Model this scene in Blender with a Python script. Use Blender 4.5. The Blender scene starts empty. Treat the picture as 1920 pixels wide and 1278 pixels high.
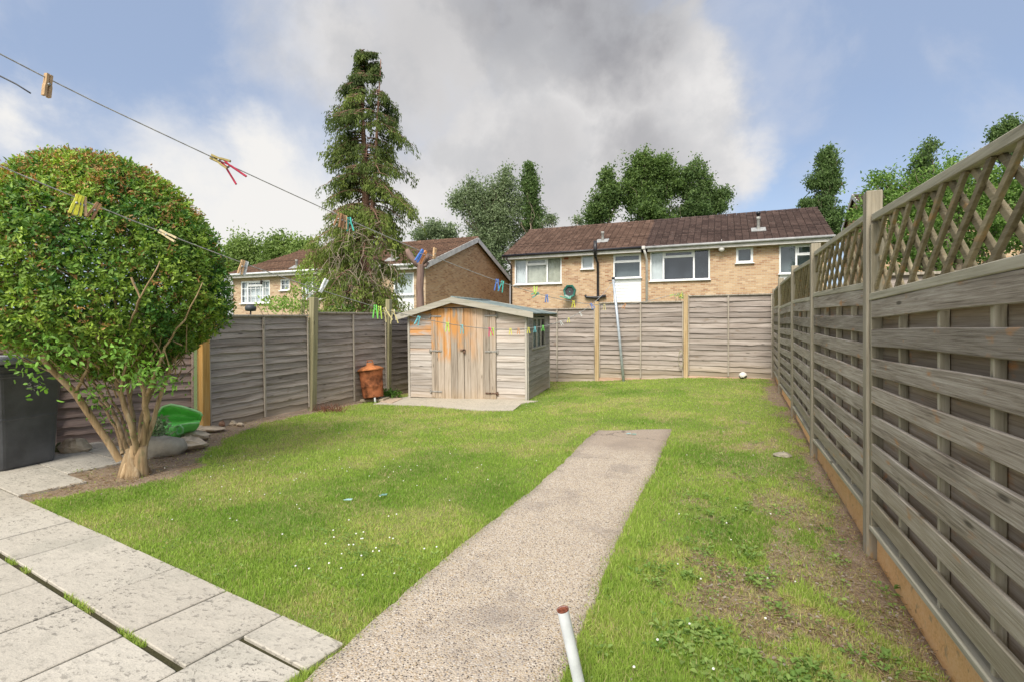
import bpy, math, random
import numpy as np
from mathutils import Vector, Matrix, Euler
R = math.radians
random.seed(7)
rng = np.random.default_rng(11)
SC = bpy.context.scene
COL = SC.collection

# ------------------------------------------------------------------ camera
YAW = math.atan(392/960.0)
SY, CY = math.sin(YAW), math.cos(YAW)
H = 1.32          # camera height
F = 960.0         # focal length in pixels of a 1920 wide frame
HZ = 618.0        # horizon row
cam_d = bpy.data.cameras.new("camera")
cam = bpy.data.objects.new("camera", cam_d); COL.objects.link(cam)
cam.location = (0, 0, H); cam.rotation_euler = (R(90), 0, YAW)
cam_d.sensor_width = 36; cam_d.lens = 18.0
cam_d.shift_y = -(639-HZ)/1920.0
cam_d.clip_start = 0.05; cam_d.clip_end = 3000
SC.camera = cam

# ------------------------------------------------------------------ light
SUN_EL, SUN_AZ = 48.0, 178.0   # azimuth measured clockwise from +Y
sd = bpy.data.lights.new("sun", 'SUN'); sun = bpy.data.objects.new("sun", sd); COL.objects.link(sun)
sd.energy = 2.45; sd.angle = R(18); sd.color = (1.0, 0.955, 0.88)
az = R(SUN_AZ); el = R(SUN_EL)
sv = Vector((math.sin(az)*math.cos(el), math.cos(az)*math.cos(el), math.sin(el)))
sun.rotation_euler = (-sv).to_track_quat('-Z', 'Y').to_euler()
SC.view_settings.view_transform = 'Standard'; SC.view_settings.look = 'None'
SC.view_settings.exposure = 0.68; SC.view_settings.gamma = 1.0
SC.view_settings.use_curve_mapping = False

def ray(px):
    p = (px-960)/F
    return (-SY+p*CY, CY+p*SY)
def T(px, py, t):            # point at depth t along the view axis
    x, y = ray(px); return Vector((x*t, y*t, H+(HZ-py)/F*t))
def V(px, py, Y):            # on the plane y = Y
    x, y = ray(px); return T(px, py, Y/y)
def VX(px, py, X):           # on the plane x = X
    x, y = ray(px); return T(px, py, X/x)

# ------------------------------------------------------------------ world: blue sky with clouds
W = bpy.data.worlds.new("World"); SC.world = W; W.use_nodes = True
nt = W.node_tree; N = nt.nodes; L = nt.links; N.clear()
def nd(tree, typ, **kw):
    n = tree.nodes.new(typ)
    for k, v in kw.items():
        if k.startswith('i_'):
            key = k[2:]
            n.inputs[int(key) if key.isdigit() else key].default_value = v
        else: setattr(n, k, v)
    return n
def mth(tree, op, a, b=None, c=None, clamp=False):
    n = tree.nodes.new('ShaderNodeMath'); n.operation = op; n.use_clamp = clamp
    for i, v in enumerate((a, b, c)):
        if v is None: continue
        if isinstance(v, (int, float)): n.inputs[i].default_value = v
        else: tree.links.new(v, n.inputs[i])
    return n.outputs[0]
def mixc(tree, fac, a, b, blend='MIX'):
    n = tree.nodes.new('ShaderNodeMix'); n.data_type = 'RGBA'; n.blend_type = blend
    for idx, v in ((0, fac), (6, a), (7, b)):
        if isinstance(v, (int, float)): n.inputs[idx].default_value = v
        elif isinstance(v, tuple): n.inputs[idx].default_value = (*v[:3], 1)
        else: tree.links.new(v, n.inputs[idx])
    return n.outputs[2]
def smooth(tree, v, lo, hi, a=0.0, b=1.0):
    n = tree.nodes.new('ShaderNodeMapRange'); n.interpolation_type = 'SMOOTHSTEP'
    tree.links.new(v, n.inputs[0])
    n.inputs[1].default_value = lo; n.inputs[2].default_value = hi; n.inputs[3].default_value = a; n.inputs[4].default_value = b
    return n.outputs[0]
def noise(tree, vec, scale, detail=5, rough=0.55, dist=0.0):
    n = tree.nodes.new('ShaderNodeTexNoise'); n.inputs['Scale'].default_value = scale
    n.inputs['Detail'].default_value = detail; n.inputs['Roughness'].default_value = rough
    n.inputs['Distortion'].default_value = dist
    if vec is not None: tree.links.new(vec, n.inputs['Vector'])
    return n

tc = nd(nt, 'ShaderNodeTexCoord'); D = tc.outputs['Generated']
sky = nd(nt, 'ShaderNodeTexSky', sky_type='NISHITA', sun_disc=False)
sky.sun_elevation = el; sky.sun_rotation = az; sky.air_density = 1.0; sky.dust_density = 1.2; sky.ozone_density = 1.4
blue = nd(nt, 'ShaderNodeVectorMath', operation='SCALE'); L.new(sky.outputs[0], blue.inputs[0]); blue.inputs['Scale'].default_value = 0.098
n1 = noise(nt, D, 3.2, 7, 0.6, 0.3); n2 = noise(nt, D, 7.5, 8, 0.58); n3 = noise(nt, D, 1.6, 3, 0.5)
warp = nd(nt, 'ShaderNodeVectorMath', operation='MULTIPLY_ADD')
L.new(n1.outputs['Color'], warp.inputs[0]); warp.inputs[1].default_value = (0.26,)*3; L.new(D, warp.inputs[2])
w2 = nd(nt, 'ShaderNodeVectorMath', operation='ADD'); L.new(warp.outputs[0], w2.inputs[0]); w2.inputs[1].default_value = (-0.13,)*3
w3 = nd(nt, 'ShaderNodeVectorMath', operation='MULTIPLY_ADD'); L.new(n2.outputs['Color'], w3.inputs[0]); w3.inputs[1].default_value = (0.15,)*3
L.new(w2.outputs[0], w3.inputs[2])
w4 = nd(nt, 'ShaderNodeVectorMath', operation='ADD'); L.new(w3.outputs[0], w4.inputs[0]); w4.inputs[1].default_value = (-0.075,)*3
WD = w4.outputs[0]
def blob(px, py, r0, r1, vec=None):     # a cloud bank around one compass direction of the sky
    d = (T(px, py, 1.0)-Vector((0, 0, H))).normalized()
    n = nd(nt, 'ShaderNodeVectorMath', operation='DISTANCE'); L.new(vec or WD, n.inputs[0]); n.inputs[1].default_value = d
    return smooth(nt, n.outputs['Value'], r0, r1, 1.0, 0.0)
def vmax(a): 
    o = a[0]
    for b in a[1:]: o = mth(nt, 'MAXIMUM', o, b)
    return o
dense = vmax([blob(1060, 90, .10, .36), blob(820, 60, .08, .34), blob(1215, 235, .15, .23), blob(960, 300, .10, .33),
              blob(1155, 330, .11, .19), blob(800, 420, .1, .3), blob(1000, 480, .1, .3), blob(640, 40, .02, .22)])
white = vmax([blob(460, 300, .03, .13), blob(500, 400, .08, .22), blob(330, 350, .02, .16), blob(600, 480, .1, .25), blob(40, 245, .0, .07)])
thin = smooth(nt, n1.outputs['Fac'], .48, .66, 0.0, .45)
back = mth(nt, 'MULTIPLY', smooth(nt, n1.outputs['Fac'], .45, .62), 0.8)
sep = nd(nt, 'ShaderNodeSeparateXYZ'); L.new(D, sep.inputs[0])
up = sep.outputs['Z']
horiz = smooth(nt, up, .0, .40, .60, 0.0)
# cloud tone: light bellies low down, dark bank overhead in front
dark = vmax([blob(1160, 30, .05, .22), blob(980, -60, .05, .26), mth(nt, 'MULTIPLY', blob(1200, 300, .02, .15), .75), mth(nt, 'MULTIPLY', blob(1000, 330, .02, .2), .45), mth(nt, 'MULTIPLY', blob(800, 60, .02, .3), .45)])
tone = mixc(nt, dark, (.52, .51, .505), (.225, .225, .24))
tone = mixc(nt, smooth(nt, n2.outputs['Fac'], .42, .62, .0, .50), tone, (.33, .335, .35))
skyc = mixc(nt, .55, blue.outputs[0], (.215, .30, .475))
c = mixc(nt, horiz, skyc, (.45, .53, .64))
c = mixc(nt, thin, c, (.42, .44, .50))
c = mixc(nt, mth(nt, 'MULTIPLY', vmax([blob(120, 0, .2, .75), blob(1700, -60, .1, .4)]), .35), c, (.30, .34, .42))
c = mixc(nt, dense, c, tone)
c = mixc(nt, white, c, (.57, .56, .545))
# unseen glow added to the sky around the sun to lift the light
sn = nd(nt, 'ShaderNodeVectorMath', operation='DISTANCE'); L.new(D, sn.inputs[0]); sn.inputs[1].default_value = sv
glow = smooth(nt, sn.outputs['Value'], .1, 1.25, 1.0, 0.0)
c = mixc(nt, glow, c, (1.6, 1.53, 1.43))
bg = nd(nt, 'ShaderNodeBackground'); L.new(c, bg.inputs[0]); bg.inputs[1].default_value = 1.0
wo = nd(nt, 'ShaderNodeOutputWorld'); L.new(bg.outputs[0], wo.inputs[0])

# ------------------------------------------------------------------ helpers
def tag(o, label=None, cat=None, group=None, kind=None):
    if label: o['label'] = label
    if cat: o['category'] = cat
    if group: o['group'] = group
    if kind: o['kind'] = kind
    return o
def thing(name, label, cat, loc=(0, 0, 0), rz=0, group=None):
    o = bpy.data.objects.new(name, None); COL.objects.link(o); o.empty_display_size = .1
    o.location = loc; o.rotation_euler = (0, 0, rz)
    return tag(o, label, cat, group)
def copy_tree(o, parent=None):
    c_ = o.copy(); COL.objects.link(c_)
    if parent: c_.parent = parent
    for ch in list(o.children): copy_tree(ch, c_)
    return c_

class MB:
    def __init__(s): s.v = []; s.f = []; s.sm = []; s.m = []
    def add(s, vs, fs, smooth=False, m=0):
        b = len(s.v); s.v += [tuple(v) for v in vs]
        for f in fs: s.f.append(tuple(b+i for i in f)); s.sm.append(smooth); s.m.append(m)
    def box(s, c, d, rot=None, m=0, ch=0.0):
        hx, hy, hz = d[0]/2, d[1]/2, d[2]/2
        if ch > 0:
            ch = min(ch, hx*.9, hy*.9, hz*.9)
            vs = []
            for sx in (-1, 1):
                for sy in (-1, 1):
                    for sz in (-1, 1):
                        vs += [(sx*hx, sy*(hy-ch), sz*(hz-ch)), (sx*(hx-ch), sy*hy, sz*(hz-ch)), (sx*(hx-ch), sy*(hy-ch), sz*hz)]
            def i(sx, sy, sz, k): return ((sx > 0)*4+(sy > 0)*2+(sz > 0))*3+k
            fs = []
            for a in (-1, 1):
                fs.append([i(a, -1, -1, 0), i(a, 1, -1, 0), i(a, 1, 1, 0), i(a, -1, 1, 0)][::a])
                fs.append([i(-1, a, -1, 1), i(1, a, -1, 1), i(1, a, 1, 1), i(-1, a, 1, 1)][::-a])
                fs.append([i(-1, -1, a, 2), i(1, -1, a, 2), i(1, 1, a, 2), i(-1, 1, a, 2)][::a])
            for a in (-1, 1):
                for b in (-1, 1):
                    fs.append([i(a, b, -1, 0), i(a, b, 1, 0), i(a, b, 1, 1), i(a, b, -1, 1)][::-1 if a*b > 0 else 1][::-1])
                    fs.append([i(a, -1, b, 0), i(a, 1, b, 0), i(a, 1, b, 2), i(a, -1, b, 2)][::-1 if a*b < 0 else 1][::-1])
                    fs.append([i(-1, a, b, 1), i(1, a, b, 1), i(1, a, b, 2), i(-1, a, b, 2)][::-1 if a*b > 0 else 1][::-1])
                    for e in (-1, 1):
                        f = [i(a, b, e, 0), i(a, b, e, 1), i(a, b, e, 2)]
                        fs.append(f if a*b*e > 0 else f[::-1])
        else:
            vs = [(x, y, z) for x in (-hx, hx) for y in (-hy, hy) for z in (-hz, hz)]
            fs = [(0, 1, 3, 2), (4, 6, 7, 5), (0, 4, 5, 1), (2, 3, 7, 6), (0, 2, 6, 4), (1, 5, 7, 3)]
        M = Matrix.Translation(Vector(c))
        if rot is not None:
            M = M @ (rot.to_4x4() if isinstance(rot, Matrix) else Euler(rot).to_matrix().to_4x4())
        s.add([M @ Vector(v) for v in vs], fs, False, m)
    def bar(s, a, b, w, d, up=(0, 0, 1), m=0, ch=0.0):     # a beam from a to b, w across 'up x dir', d along up
        a = Vector(a); b = Vector(b); x = (b-a); l = x.length; x.normalize()
        u = Vector(up); y = u.cross(x)
        if y.length < 1e-5: y = Vector((0, 1, 0)).cross(x)
        y.normalize(); z = x.cross(y)
        s.box((a+b)/2, (l, w, d), Matrix((x, y, z)).transposed(), m, ch)
    def tube(s, pts, rads, n=8, cap=True, m=0, smooth=True):
        pts = [Vector(p) for p in pts]
        if isinstance(rads, (int, float)): rads = [rads]*len(pts)
        vs = []; fs = []; prev = None
        for i, p in enumerate(pts):
            d = (pts[min(i+1, len(pts)-1)]-pts[max(i-1, 0)]).normalized()
            if prev is None:
                a = d.orthogonal().normalized()
            else:
                a = prev-d*prev.dot(d)
                a = a.normalized() if a.length > 1e-6 else d.orthogonal().normalized()
            prev = a; b = d.cross(a)
            for k in range(n):
                t = 2*math.pi*k/n; vs.append(p+(a*math.cos(t)+b*math.sin(t))*rads[i])
        for i in range(len(pts)-1):
            for k in range(n):
                fs.append((i*n+k, i*n+(k+1) % n, (i+1)*n+(k+1) % n, (i+1)*n+k))
        if cap:
            fs.append(tuple(range(n))[::-1]); fs.append(tuple((len(pts)-1)*n+k for k in range(n)))
        s.add(vs, fs, smooth, m)
    def lathe(s, prof, n=24, c=(0, 0, 0), m=0, smooth=True, sq=0):
        vs = []; fs = []
        for r, z in prof:
            for k in range(n):
                t = 2*math.pi*k/n; vs.append((c[0]+r*math.cos(t), c[1]+r*math.sin(t), c[2]+z))
        for i in range(len(prof)-1):
            for k in range(n):
                fs.append((i*n+k, i*n+(k+1) % n, (i+1)*n+(k+1) % n, (i+1)*n+k))
        s.add(vs, fs, smooth, m)
    def quad(s, a, b, c_, d, m=0): s.add([a, b, c_, d], [(0, 1, 2, 3)], False, m)
    def poly(s, pts, m=0): s.add(pts, [tuple(range(len(pts)))], False, m)
    def prism(s, pts, d, m=0):        # extrude polygon pts by vector d
        n = len(pts); p = [Vector(q) for q in pts]; d = Vector(d)
        fs = [tuple(range(n))[::-1], tuple(range(n, 2*n))]+[(i, (i+1) % n, n+(i+1) % n, n+i) for i in range(n)]
        s.add(p+[q+d for q in p], fs, False, m)
    def build(s, name, mat, parent=None, loc=None, rot=None):
        me = bpy.data.meshes.new(name); me.from_pydata(s.v, [], s.f); me.update()
        mats = mat if isinstance(mat, (list, tuple)) else [mat]
        for mm in mats: me.materials.append(mm)
        me.polygons.foreach_set('use_smooth', s.sm)
        if len(mats) > 1: me.polygons.foreach_set('material_index', s.m)
        o = bpy.data.objects.new(name, me); COL.objects.link(o)
        if parent: o.parent = parent
        if loc is not None: o.location = loc
        if rot is not None: o.rotation_euler = rot
        return o

def np_mesh(name, verts, nface, fsize, mat, parent=None, cols=None, smooth=False):
    """verts (n,3) already ordered so that faces of fsize consecutive indices given by array nface"""
    me = bpy.data.meshes.new(name)
    faces = np.asarray(nface, dtype=np.int32).reshape(-1, fsize)
    me.vertices.add(len(verts)); me.vertices.foreach_set('co', np.asarray(verts, dtype=np.float32).ravel())
    me.loops.add(faces.size); me.loops.foreach_set('vertex_index', faces.ravel())
    me.polygons.add(len(faces)); me.polygons.foreach_set('loop_start', np.arange(len(faces), dtype=np.int32)*fsize)
    try: me.polygons.foreach_set('loop_total', np.full(len(faces), fsize, dtype=np.int32))
    except Exception: pass
    if smooth: me.polygons.foreach_set('use_smooth', np.ones(len(faces), dtype=bool))
    if cols is not None:
        at = me.color_attributes.new('Col', 'FLOAT_COLOR', 'POINT')
        c4 = np.ones((len(verts), 4), dtype=np.float32); c4[:, :3] = cols
        at.data.foreach_set('color', c4.ravel())
    me.materials.append(mat); me.update(); me.validate()
    o = bpy.data.objects.new(name, me); COL.objects.link(o)
    if parent: o.parent = parent
    return o

def vnoise(x, y, seed=0):
    def h(i, j):
        n = (i*374761393+j*668265263+seed*1442695041) & 0xffffffff
        n = ((n ^ (n >> 13))*1274126177) & 0xffffffff
        return ((n ^ (n >> 16)) & 0xffff)/65535.0
    x = np.asarray(x, float); y = np.asarray(y, float)
    xi = np.floor(x).astype(np.int64); yi = np.floor(y).astype(np.int64)
    fx = x-xi; fy = y-yi; fx = fx*fx*(3-2*fx); fy = fy*fy*(3-2*fy)
    return (h(xi, yi)*(1-fx)+h(xi+1, yi)*fx)*(1-fy)+(h(xi, yi+1)*(1-fx)+h(xi+1, yi+1)*fx)*fy
def fbm(x, y, sc, seed=0, o=4):
    s = 0; a = .5; t = 0
    for k in range(o):
        s = s+a*vnoise(np.asarray(x)*sc, np.asarray(y)*sc, seed+k*17); t += a; a *= .5; sc *= 2.03
    return s/t

# terrain height
GX = np.array([-6.4, -4.0, -2.78, -.77, .35, .92]); GY = np.array([0, 3.86, 6, 8.1, 10.2, 12.4])
GZ = np.array([[0, 0, 0, 0, -.06, -.27], [.01, 0, 0, 0, -.015, -.10], [-.02, -.02, 0, .03, .05, .045], [-.04, -.03, .015, .08, .115, .12], [-.05, .0, .05, .16, .19, .20], [-.05, .02, .08, .235, .26, .27]])
def zg(x, y):
    x = np.clip(np.asarray(x, float), GX[0], GX[-1]); y = np.clip(np.asarray(y, float), GY[0], GY[-1])
    i = np.clip(np.searchsorted(GX, x)-1, 0, len(GX)-2); j = np.clip(np.searchsorted(GY, y)-1, 0, len(GY)-2)
    fx = (x-GX[i])/(GX[i+1]-GX[i]); fy = (y-GY[j])/(GY[j+1]-GY[j])
    return (GZ[j, i]*(1-fx)+GZ[j, i+1]*fx)*(1-fy)+(GZ[j+1, i]*(1-fx)+GZ[j+1, i+1]*fx)*fy
def G(px, py, dz=0.0):       # where the view through a pixel meets the ground
    x, y = ray(px); z = 0
    for _ in range(8):
        t = (H-z-dz)*F/(py-HZ); z = float(zg(x*t, y*t))
    return Vector((x*t, y*t, z+dz))
# ------------------------------------------------------------------ materials
MATS = {}
def newmat(name):
    m = bpy.data.materials.new(name); m.use_nodes = True; t = m.node_tree
    b = t.nodes['Principled BSDF']; MATS[name] = m
    return m, t, b
def simple(name, col, rough=.6, var=.12, scale=6, spec=.3, metal=0, bump=0.0, bscale=60):
    m, t, b = newmat(name)
    co = nd(t, 'ShaderNodeTexCoord').outputs['Object']
    n = noise(t, co, scale, 5, .6)
    d = tuple(max(0, c_*(1-var*1.6)) for c_ in col); l_ = tuple(min(1, c_*(1+var)) for c_ in col)
    cc = mixc(t, smooth(t, n.outputs['Fac'], .3, .7), d, l_)
    t.links.new(cc, b.inputs['Base Color']); b.inputs['Roughness'].default_value = rough
    b.inputs['Specular IOR Level'].default_value = spec; b.inputs['Metallic'].default_value = metal
    if bump:
        n2_ = noise(t, co, bscale, 4, .6); bp = nd(t, 'ShaderNodeBump', i_Strength=bump, i_Distance=.01)
        t.links.new(n2_.outputs['Fac'], bp.inputs['Height']); t.links.new(bp.outputs[0], b.inputs['Normal'])
    return m
def wood(name, cols, axis=0, stain=None, stain_amt=.3, rough=.85, fine=1.0, bump=.5, streak=70, low=None):
    """weathered timber: cols = (dark, mid, light); grain runs along object axis; each board its own tone"""
    m, t, b = newmat(name)
    co = nd(t, 'ShaderNodeTexCoord').outputs['Object']; ge = nd(t, 'ShaderNodeNewGeometry'); rnd = ge.outputs['Random Per Island']
    off = nd(t, 'ShaderNodeVectorMath', operation='SCALE'); off.inputs[0].default_value = (37.1, 51.7, 23.3); t.links.new(rnd, off.inputs['Scale'])
    ad = nd(t, 'ShaderNodeVectorMath', operation='ADD'); t.links.new(co, ad.inputs[0]); t.links.new(off.outputs[0], ad.inputs[1])
    def stretch(along, across):
        s_ = [across]*3; s_[axis] = along
        mp = nd(t, 'ShaderNodeMapping'); mp.inputs['Scale'].default_value = s_; t.links.new(ad.outputs[0], mp.inputs[0]); return mp.outputs[0]
    g1 = noise(t, stretch(1.6*fine, streak*fine), 1.0, 6, .65, .6)
    g2 = noise(t, stretch(.9, 9), 1.0, 4, .6, .8)
    g3 = noise(t, stretch(6, 16), 1.0, 3, .5)
    f = mth(t, 'ADD', mth(t, 'MULTIPLY', g1.outputs['Fac'], .62), mth(t, 'MULTIPLY', g2.outputs['Fac'], .38))
    cr = nd(t, 'ShaderNodeValToRGB'); t.links.new(f, cr.inputs[0])
    e = cr.color_ramp.elements; e[0].position = .33; e[0].color = (*cols[0], 1); e[1].position = .68; e[1].color = (*cols[2], 1)
    k = e.new(.48); k.color = (*cols[1], 1)
    c_ = cr.outputs[0]
    tone_ = mth(t, 'MULTIPLY_ADD', rnd, .5, .76)
    sc_ = nd(t, 'ShaderNodeVectorMath', operation='SCALE'); t.links.new(c_, sc_.inputs[0]); t.links.new(tone_, sc_.inputs['Scale'])
    c_ = sc_.outputs[0]
    # knots
    vo = nd(t, 'ShaderNodeTexVoronoi'); t.links.new(stretch(2.1, 9), vo.inputs['Vector']); vo.inputs['Scale'].default_value = 1.0
    kn = smooth(t, vo.outputs['Distance'], .05, .13, .75, 0)
    c_ = mixc(t, kn, c_, tuple(x_*.35 for x_ in cols[0]))
    if stain:
        c_ = mixc(t, smooth(t, g3.outputs['Fac'], .62-stain_amt*.4, .78, 0, .8), c_, stain)
    if low:   # damp discoloured foot of the timber: (height, blend, colour) in object space
        sx = nd(t, 'ShaderNodeSeparateXYZ'); t.links.new(co, sx.inputs[0])
        hh = mth(t, 'ADD', sx.outputs['Z'], mth(t, 'MULTIPLY', mth(t, 'SUBTRACT', g2.outputs['Fac'], .5), low[1]*1.5))
        c_ = mixc(t, smooth(t, hh, low[0]-low[1], low[0]+low[1], .75, 0), c_, mixc(t, .5, c_, low[2]))
    t.links.new(c_, b.inputs['Base Color']); b.inputs['Roughness'].default_value = rough; b.inputs['Specular IOR Level'].default_value = .2
    bp = nd(t, 'ShaderNodeBump', i_Strength=bump, i_Distance=.004); t.links.new(g1.outputs['Fac'], bp.inputs['Height']); t.links.new(bp.outputs[0], b.inputs['Normal'])
    return m

GREYW = ((.115, .09, .074), (.285, .24, .208), (.45, .395, .355))
lap_wood = wood('lap_wood', GREYW, 0, stain=(.20, .15, .11), stain_amt=.1, low=(.18, .22, (.42, .33, .20)))
lap_brown = wood('lap_brown', ((.13, .09, .072), (.27, .195, .165), (.40, .30, .26)), 0)
post_green = wood('post_green', ((.13, .12, .065), (.25, .225, .13), (.35, .315, .2)), 2, streak=50)
post_tan = wood('post_tan', ((.26, .17, .08), (.43, .31, .17), (.52, .42, .27)), 2, streak=50)
post_orange = wood('post_orange', ((.30, .15, .04), (.46, .26, .08), (.52, .34, .14)), 2, streak=40)
trel_wood = wood('trellis_fence_wood', ((.105, .082, .060), (.28, .238, .19), (.48, .43, .365)), 0, stain=(.45, .22, .08), stain_amt=.05, fine=1.9, streak=60, bump=.8, low=(.42, .3, (.42, .36, .22)))
trel_post = wood('trellis_post_wood', ((.13, .11, .08), (.27, .235, .175), (.38, .34, .265)), 2, stain=(.42, .25, .09), stain_amt=.0, streak=45)
trel_back = wood('rear_board_wood', ((.15, .105, .065), (.29, .225, .155), (.42, .34, .25)), 0, stain=(.48, .20, .06), stain_amt=.12)
lattice_wood = wood('lattice_wood', ((.115, .09, .05), (.22, .18, .11), (.33, .28, .18)), 0, stain=(.46, .24, .08), stain_amt=.12, streak=60)
gravel_orange = wood('kickboard_wood', ((.50, .28, .11), (.72, .43, .19), (.76, .52, .29)), 0, stain=(.30, .24, .15), stain_amt=.1)

def shed_mat(name, axis, zhi=None, cols=((.20, .165, .13), (.41, .365, .325), (.58, .54, .50))):
    """pale dried softwood that keeps patches of its old orange stain high up"""
    m = wood(name, cols, axis, streak=55, low=(.13, .2, (.45, .31, .16)))
    t = m.node_tree; b = t.nodes['Principled BSDF']; src = b.inputs['Base Color'].links[0].from_socket
    co = nd(t, 'ShaderNodeTexCoord').outputs['Object']; ge = nd(t, 'ShaderNodeNewGeometry')
    sx = nd(t, 'ShaderNodeSeparateXYZ'); t.links.new(co, sx.inputs[0])
    s_ = [7, 7, 7]; s_[axis] = 1.6
    mp = nd(t, 'ShaderNodeMapping'); mp.inputs['Scale'].default_value = s_; t.links.new(co, mp.inputs[0])
    n_ = noise(t, mp.outputs[0], 1.3, 4, .6)
    # worn stain lies between two heights and within the left/middle of the front
    hz_ = mth(t, 'ADD', sx.outputs['Z'], mth(t, 'MULTIPLY_ADD', ge.outputs['Random Per Island'], .5, -.25))
    a_ = smooth(t, hz_, zhi-.16, zhi+.10)
    xx = smooth(t, sx.outputs['X'], .95, 1.7, 1, .12)
    f_ = mth(t, 'MULTIPLY', mth(t, 'MULTIPLY', a_, xx), smooth(t, n_.outputs['Fac'], .34, .58, 0, .85))
    cc = mixc(t, f_, src, (.56, .25, .06))
    t.links.new(cc, b.inputs['Base Color']); return m
shed_clad = shed_mat('shed_cladding', 0, 1.12)
shed_door_m = shed_mat('shed_door_boards', 2, 1.05, ((.16, .125, .09), (.335, .28, .225), (.50, .44, .37)))
shed_side = wood('shed_side_cladding', ((.15, .125, .10), (.28, .25, .22), (.42, .39, .35)), 1, streak=60, low=(.2, .2, (.42, .29, .15)))
shed_trim = wood('shed_trim', ((.20, .18, .14), (.33, .305, .25), (.45, .42, .36)), 0, stain=(.22, .25, .16), stain_amt=.15)
shed_felt = simple('roof_felt', (.19, .23, .215), .95, .25, 5, bump=.5, bscale=160)

def brick_mat(name, c1, c2, c3, mortar, axis='X', sc_=1.0):
    m, t, b = newmat(name)
    co = nd(t, 'ShaderNodeTexCoord').outputs['Object']; sx = nd(t, 'ShaderNodeSeparateXYZ'); t.links.new(co, sx.inputs[0])
    cb = nd(t, 'ShaderNodeCombineXYZ'); t.links.new(sx.outputs[axis], cb.inputs[0]); t.links.new(sx.outputs['Z'], cb.inputs[1])
    br = nd(t, 'ShaderNodeTexBrick', offset=.5, i_Scale=sc_); t.links.new(cb.outputs[0], br.inputs['Vector'])
    br.inputs['Color1'].default_value = (0, 0, 0, 1); br.inputs['Color2'].default_value = (1, 1, 1, 1); br.inputs['Mortar'].default_value = (.5, .5, .5, 1)
    br.inputs['Brick Width'].default_value = .225; br.inputs['Row Height'].default_value = .075; br.inputs['Mortar Size'].default_value = .008
    cr = nd(t, 'ShaderNodeValToRGB'); t.links.new(br.outputs['Color'], cr.inputs[0]); e = cr.color_ramp.elements
    e[0].color = (*c1, 1); e[1].color = (*c3, 1); k = e.new(.45); k.color = (*c2, 1); k = e.new(.8); k.color = (*c2, 1); e[0].position = .08; e[-1].position = .97
    nn = noise(t, co, .9, 4, .6); c_ = mixc(t, smooth(t, nn.outputs['Fac'], .35, .7, 0, .35), cr.outputs[0], c3)
    n4 = noise(t, co, 30, 3, .6); c_ = mixc(t, smooth(t, n4.outputs['Fac'], .4, .7, 0, .25), c_, c1)
    c_ = mixc(t, br.outputs['Fac'], c_, mortar)
    t.links.new(c_, b.inputs['Base Color']); b.inputs['Roughness'].default_value = .9; b.inputs['Specular IOR Level'].default_value = .15
    bp = nd(t, 'ShaderNodeBump', i_Strength=.6, i_Distance=.01); bp.invert = True; t.links.new(br.outputs['Fac'], bp.inputs['Height']); t.links.new(bp.outputs[0], b.inputs['Normal'])
    return m
brickA = brick_mat('buff_brick', (.33, .17, .09), (.50, .33, .19), (.60, .44, .28), (.50, .43, .33))
brickG = brick_mat('gable_brick', (.36, .18, .08), (.56, .33, .165), (.62, .42, .24), (.48, .37, .27), 'Y')
brickL = brick_mat('buff_brick_left', (.33, .19, .11), (.49, .35, .21), (.57, .44, .29), (.50, .43, .34))
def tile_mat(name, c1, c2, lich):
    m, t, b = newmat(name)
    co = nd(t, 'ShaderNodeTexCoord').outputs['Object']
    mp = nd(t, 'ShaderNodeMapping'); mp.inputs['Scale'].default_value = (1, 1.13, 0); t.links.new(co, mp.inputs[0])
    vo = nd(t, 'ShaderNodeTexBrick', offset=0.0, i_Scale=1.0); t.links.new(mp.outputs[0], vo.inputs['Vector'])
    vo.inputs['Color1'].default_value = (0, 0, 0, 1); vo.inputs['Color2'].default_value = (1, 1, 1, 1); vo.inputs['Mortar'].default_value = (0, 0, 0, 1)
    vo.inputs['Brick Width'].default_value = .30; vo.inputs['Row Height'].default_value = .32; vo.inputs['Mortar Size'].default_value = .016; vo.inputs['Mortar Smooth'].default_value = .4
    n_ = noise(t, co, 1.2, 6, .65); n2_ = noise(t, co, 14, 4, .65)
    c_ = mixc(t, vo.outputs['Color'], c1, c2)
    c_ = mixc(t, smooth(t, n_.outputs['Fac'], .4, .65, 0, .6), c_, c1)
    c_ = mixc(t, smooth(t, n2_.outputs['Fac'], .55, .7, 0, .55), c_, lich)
    c_ = mixc(t, mth(t, 'MULTIPLY', vo.outputs['Fac'], .8), c_, (.022, .016, .014))  # dark lines at course overlaps: shade and dirt painted into the tile colour
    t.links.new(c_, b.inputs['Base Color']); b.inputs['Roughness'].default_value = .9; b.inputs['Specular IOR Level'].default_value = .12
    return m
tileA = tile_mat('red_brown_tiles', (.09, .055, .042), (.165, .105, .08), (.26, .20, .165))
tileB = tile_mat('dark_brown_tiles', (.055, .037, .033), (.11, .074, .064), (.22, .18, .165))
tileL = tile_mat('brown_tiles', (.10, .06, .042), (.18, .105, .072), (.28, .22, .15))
upvc = simple('white_upvc', (.78, .78, .77), .35, .04, 2, spec=.5)
fascia_m = simple('white_fascia', (.60, .57, .53), .6, .12, 3)
gutter_w = simple('grey_gutter', (.36, .36, .35), .5, .12, 3)
black_pl = simple('black_plastic_pipe', (.018, .016, .018), .35, .2, 3, spec=.5)
dark_trim = simple('dark_soffit', (.05, .04, .035), .7, .2, 3)
lead = simple('lead_flashing', (.30, .30, .29), .7, .15, 8)
conc = simple('concrete_flue', (.36, .35, .32), .9, .2, 9)
curtain = simple('cream_curtain', (.52, .50, .42), .9, .1, 4)
netm = simple('net_curtain', (.66, .67, .68), .9, .06, 4)
darkroom = simple('dark_room', (.035, .038, .045), .9, .3, 2)
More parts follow.
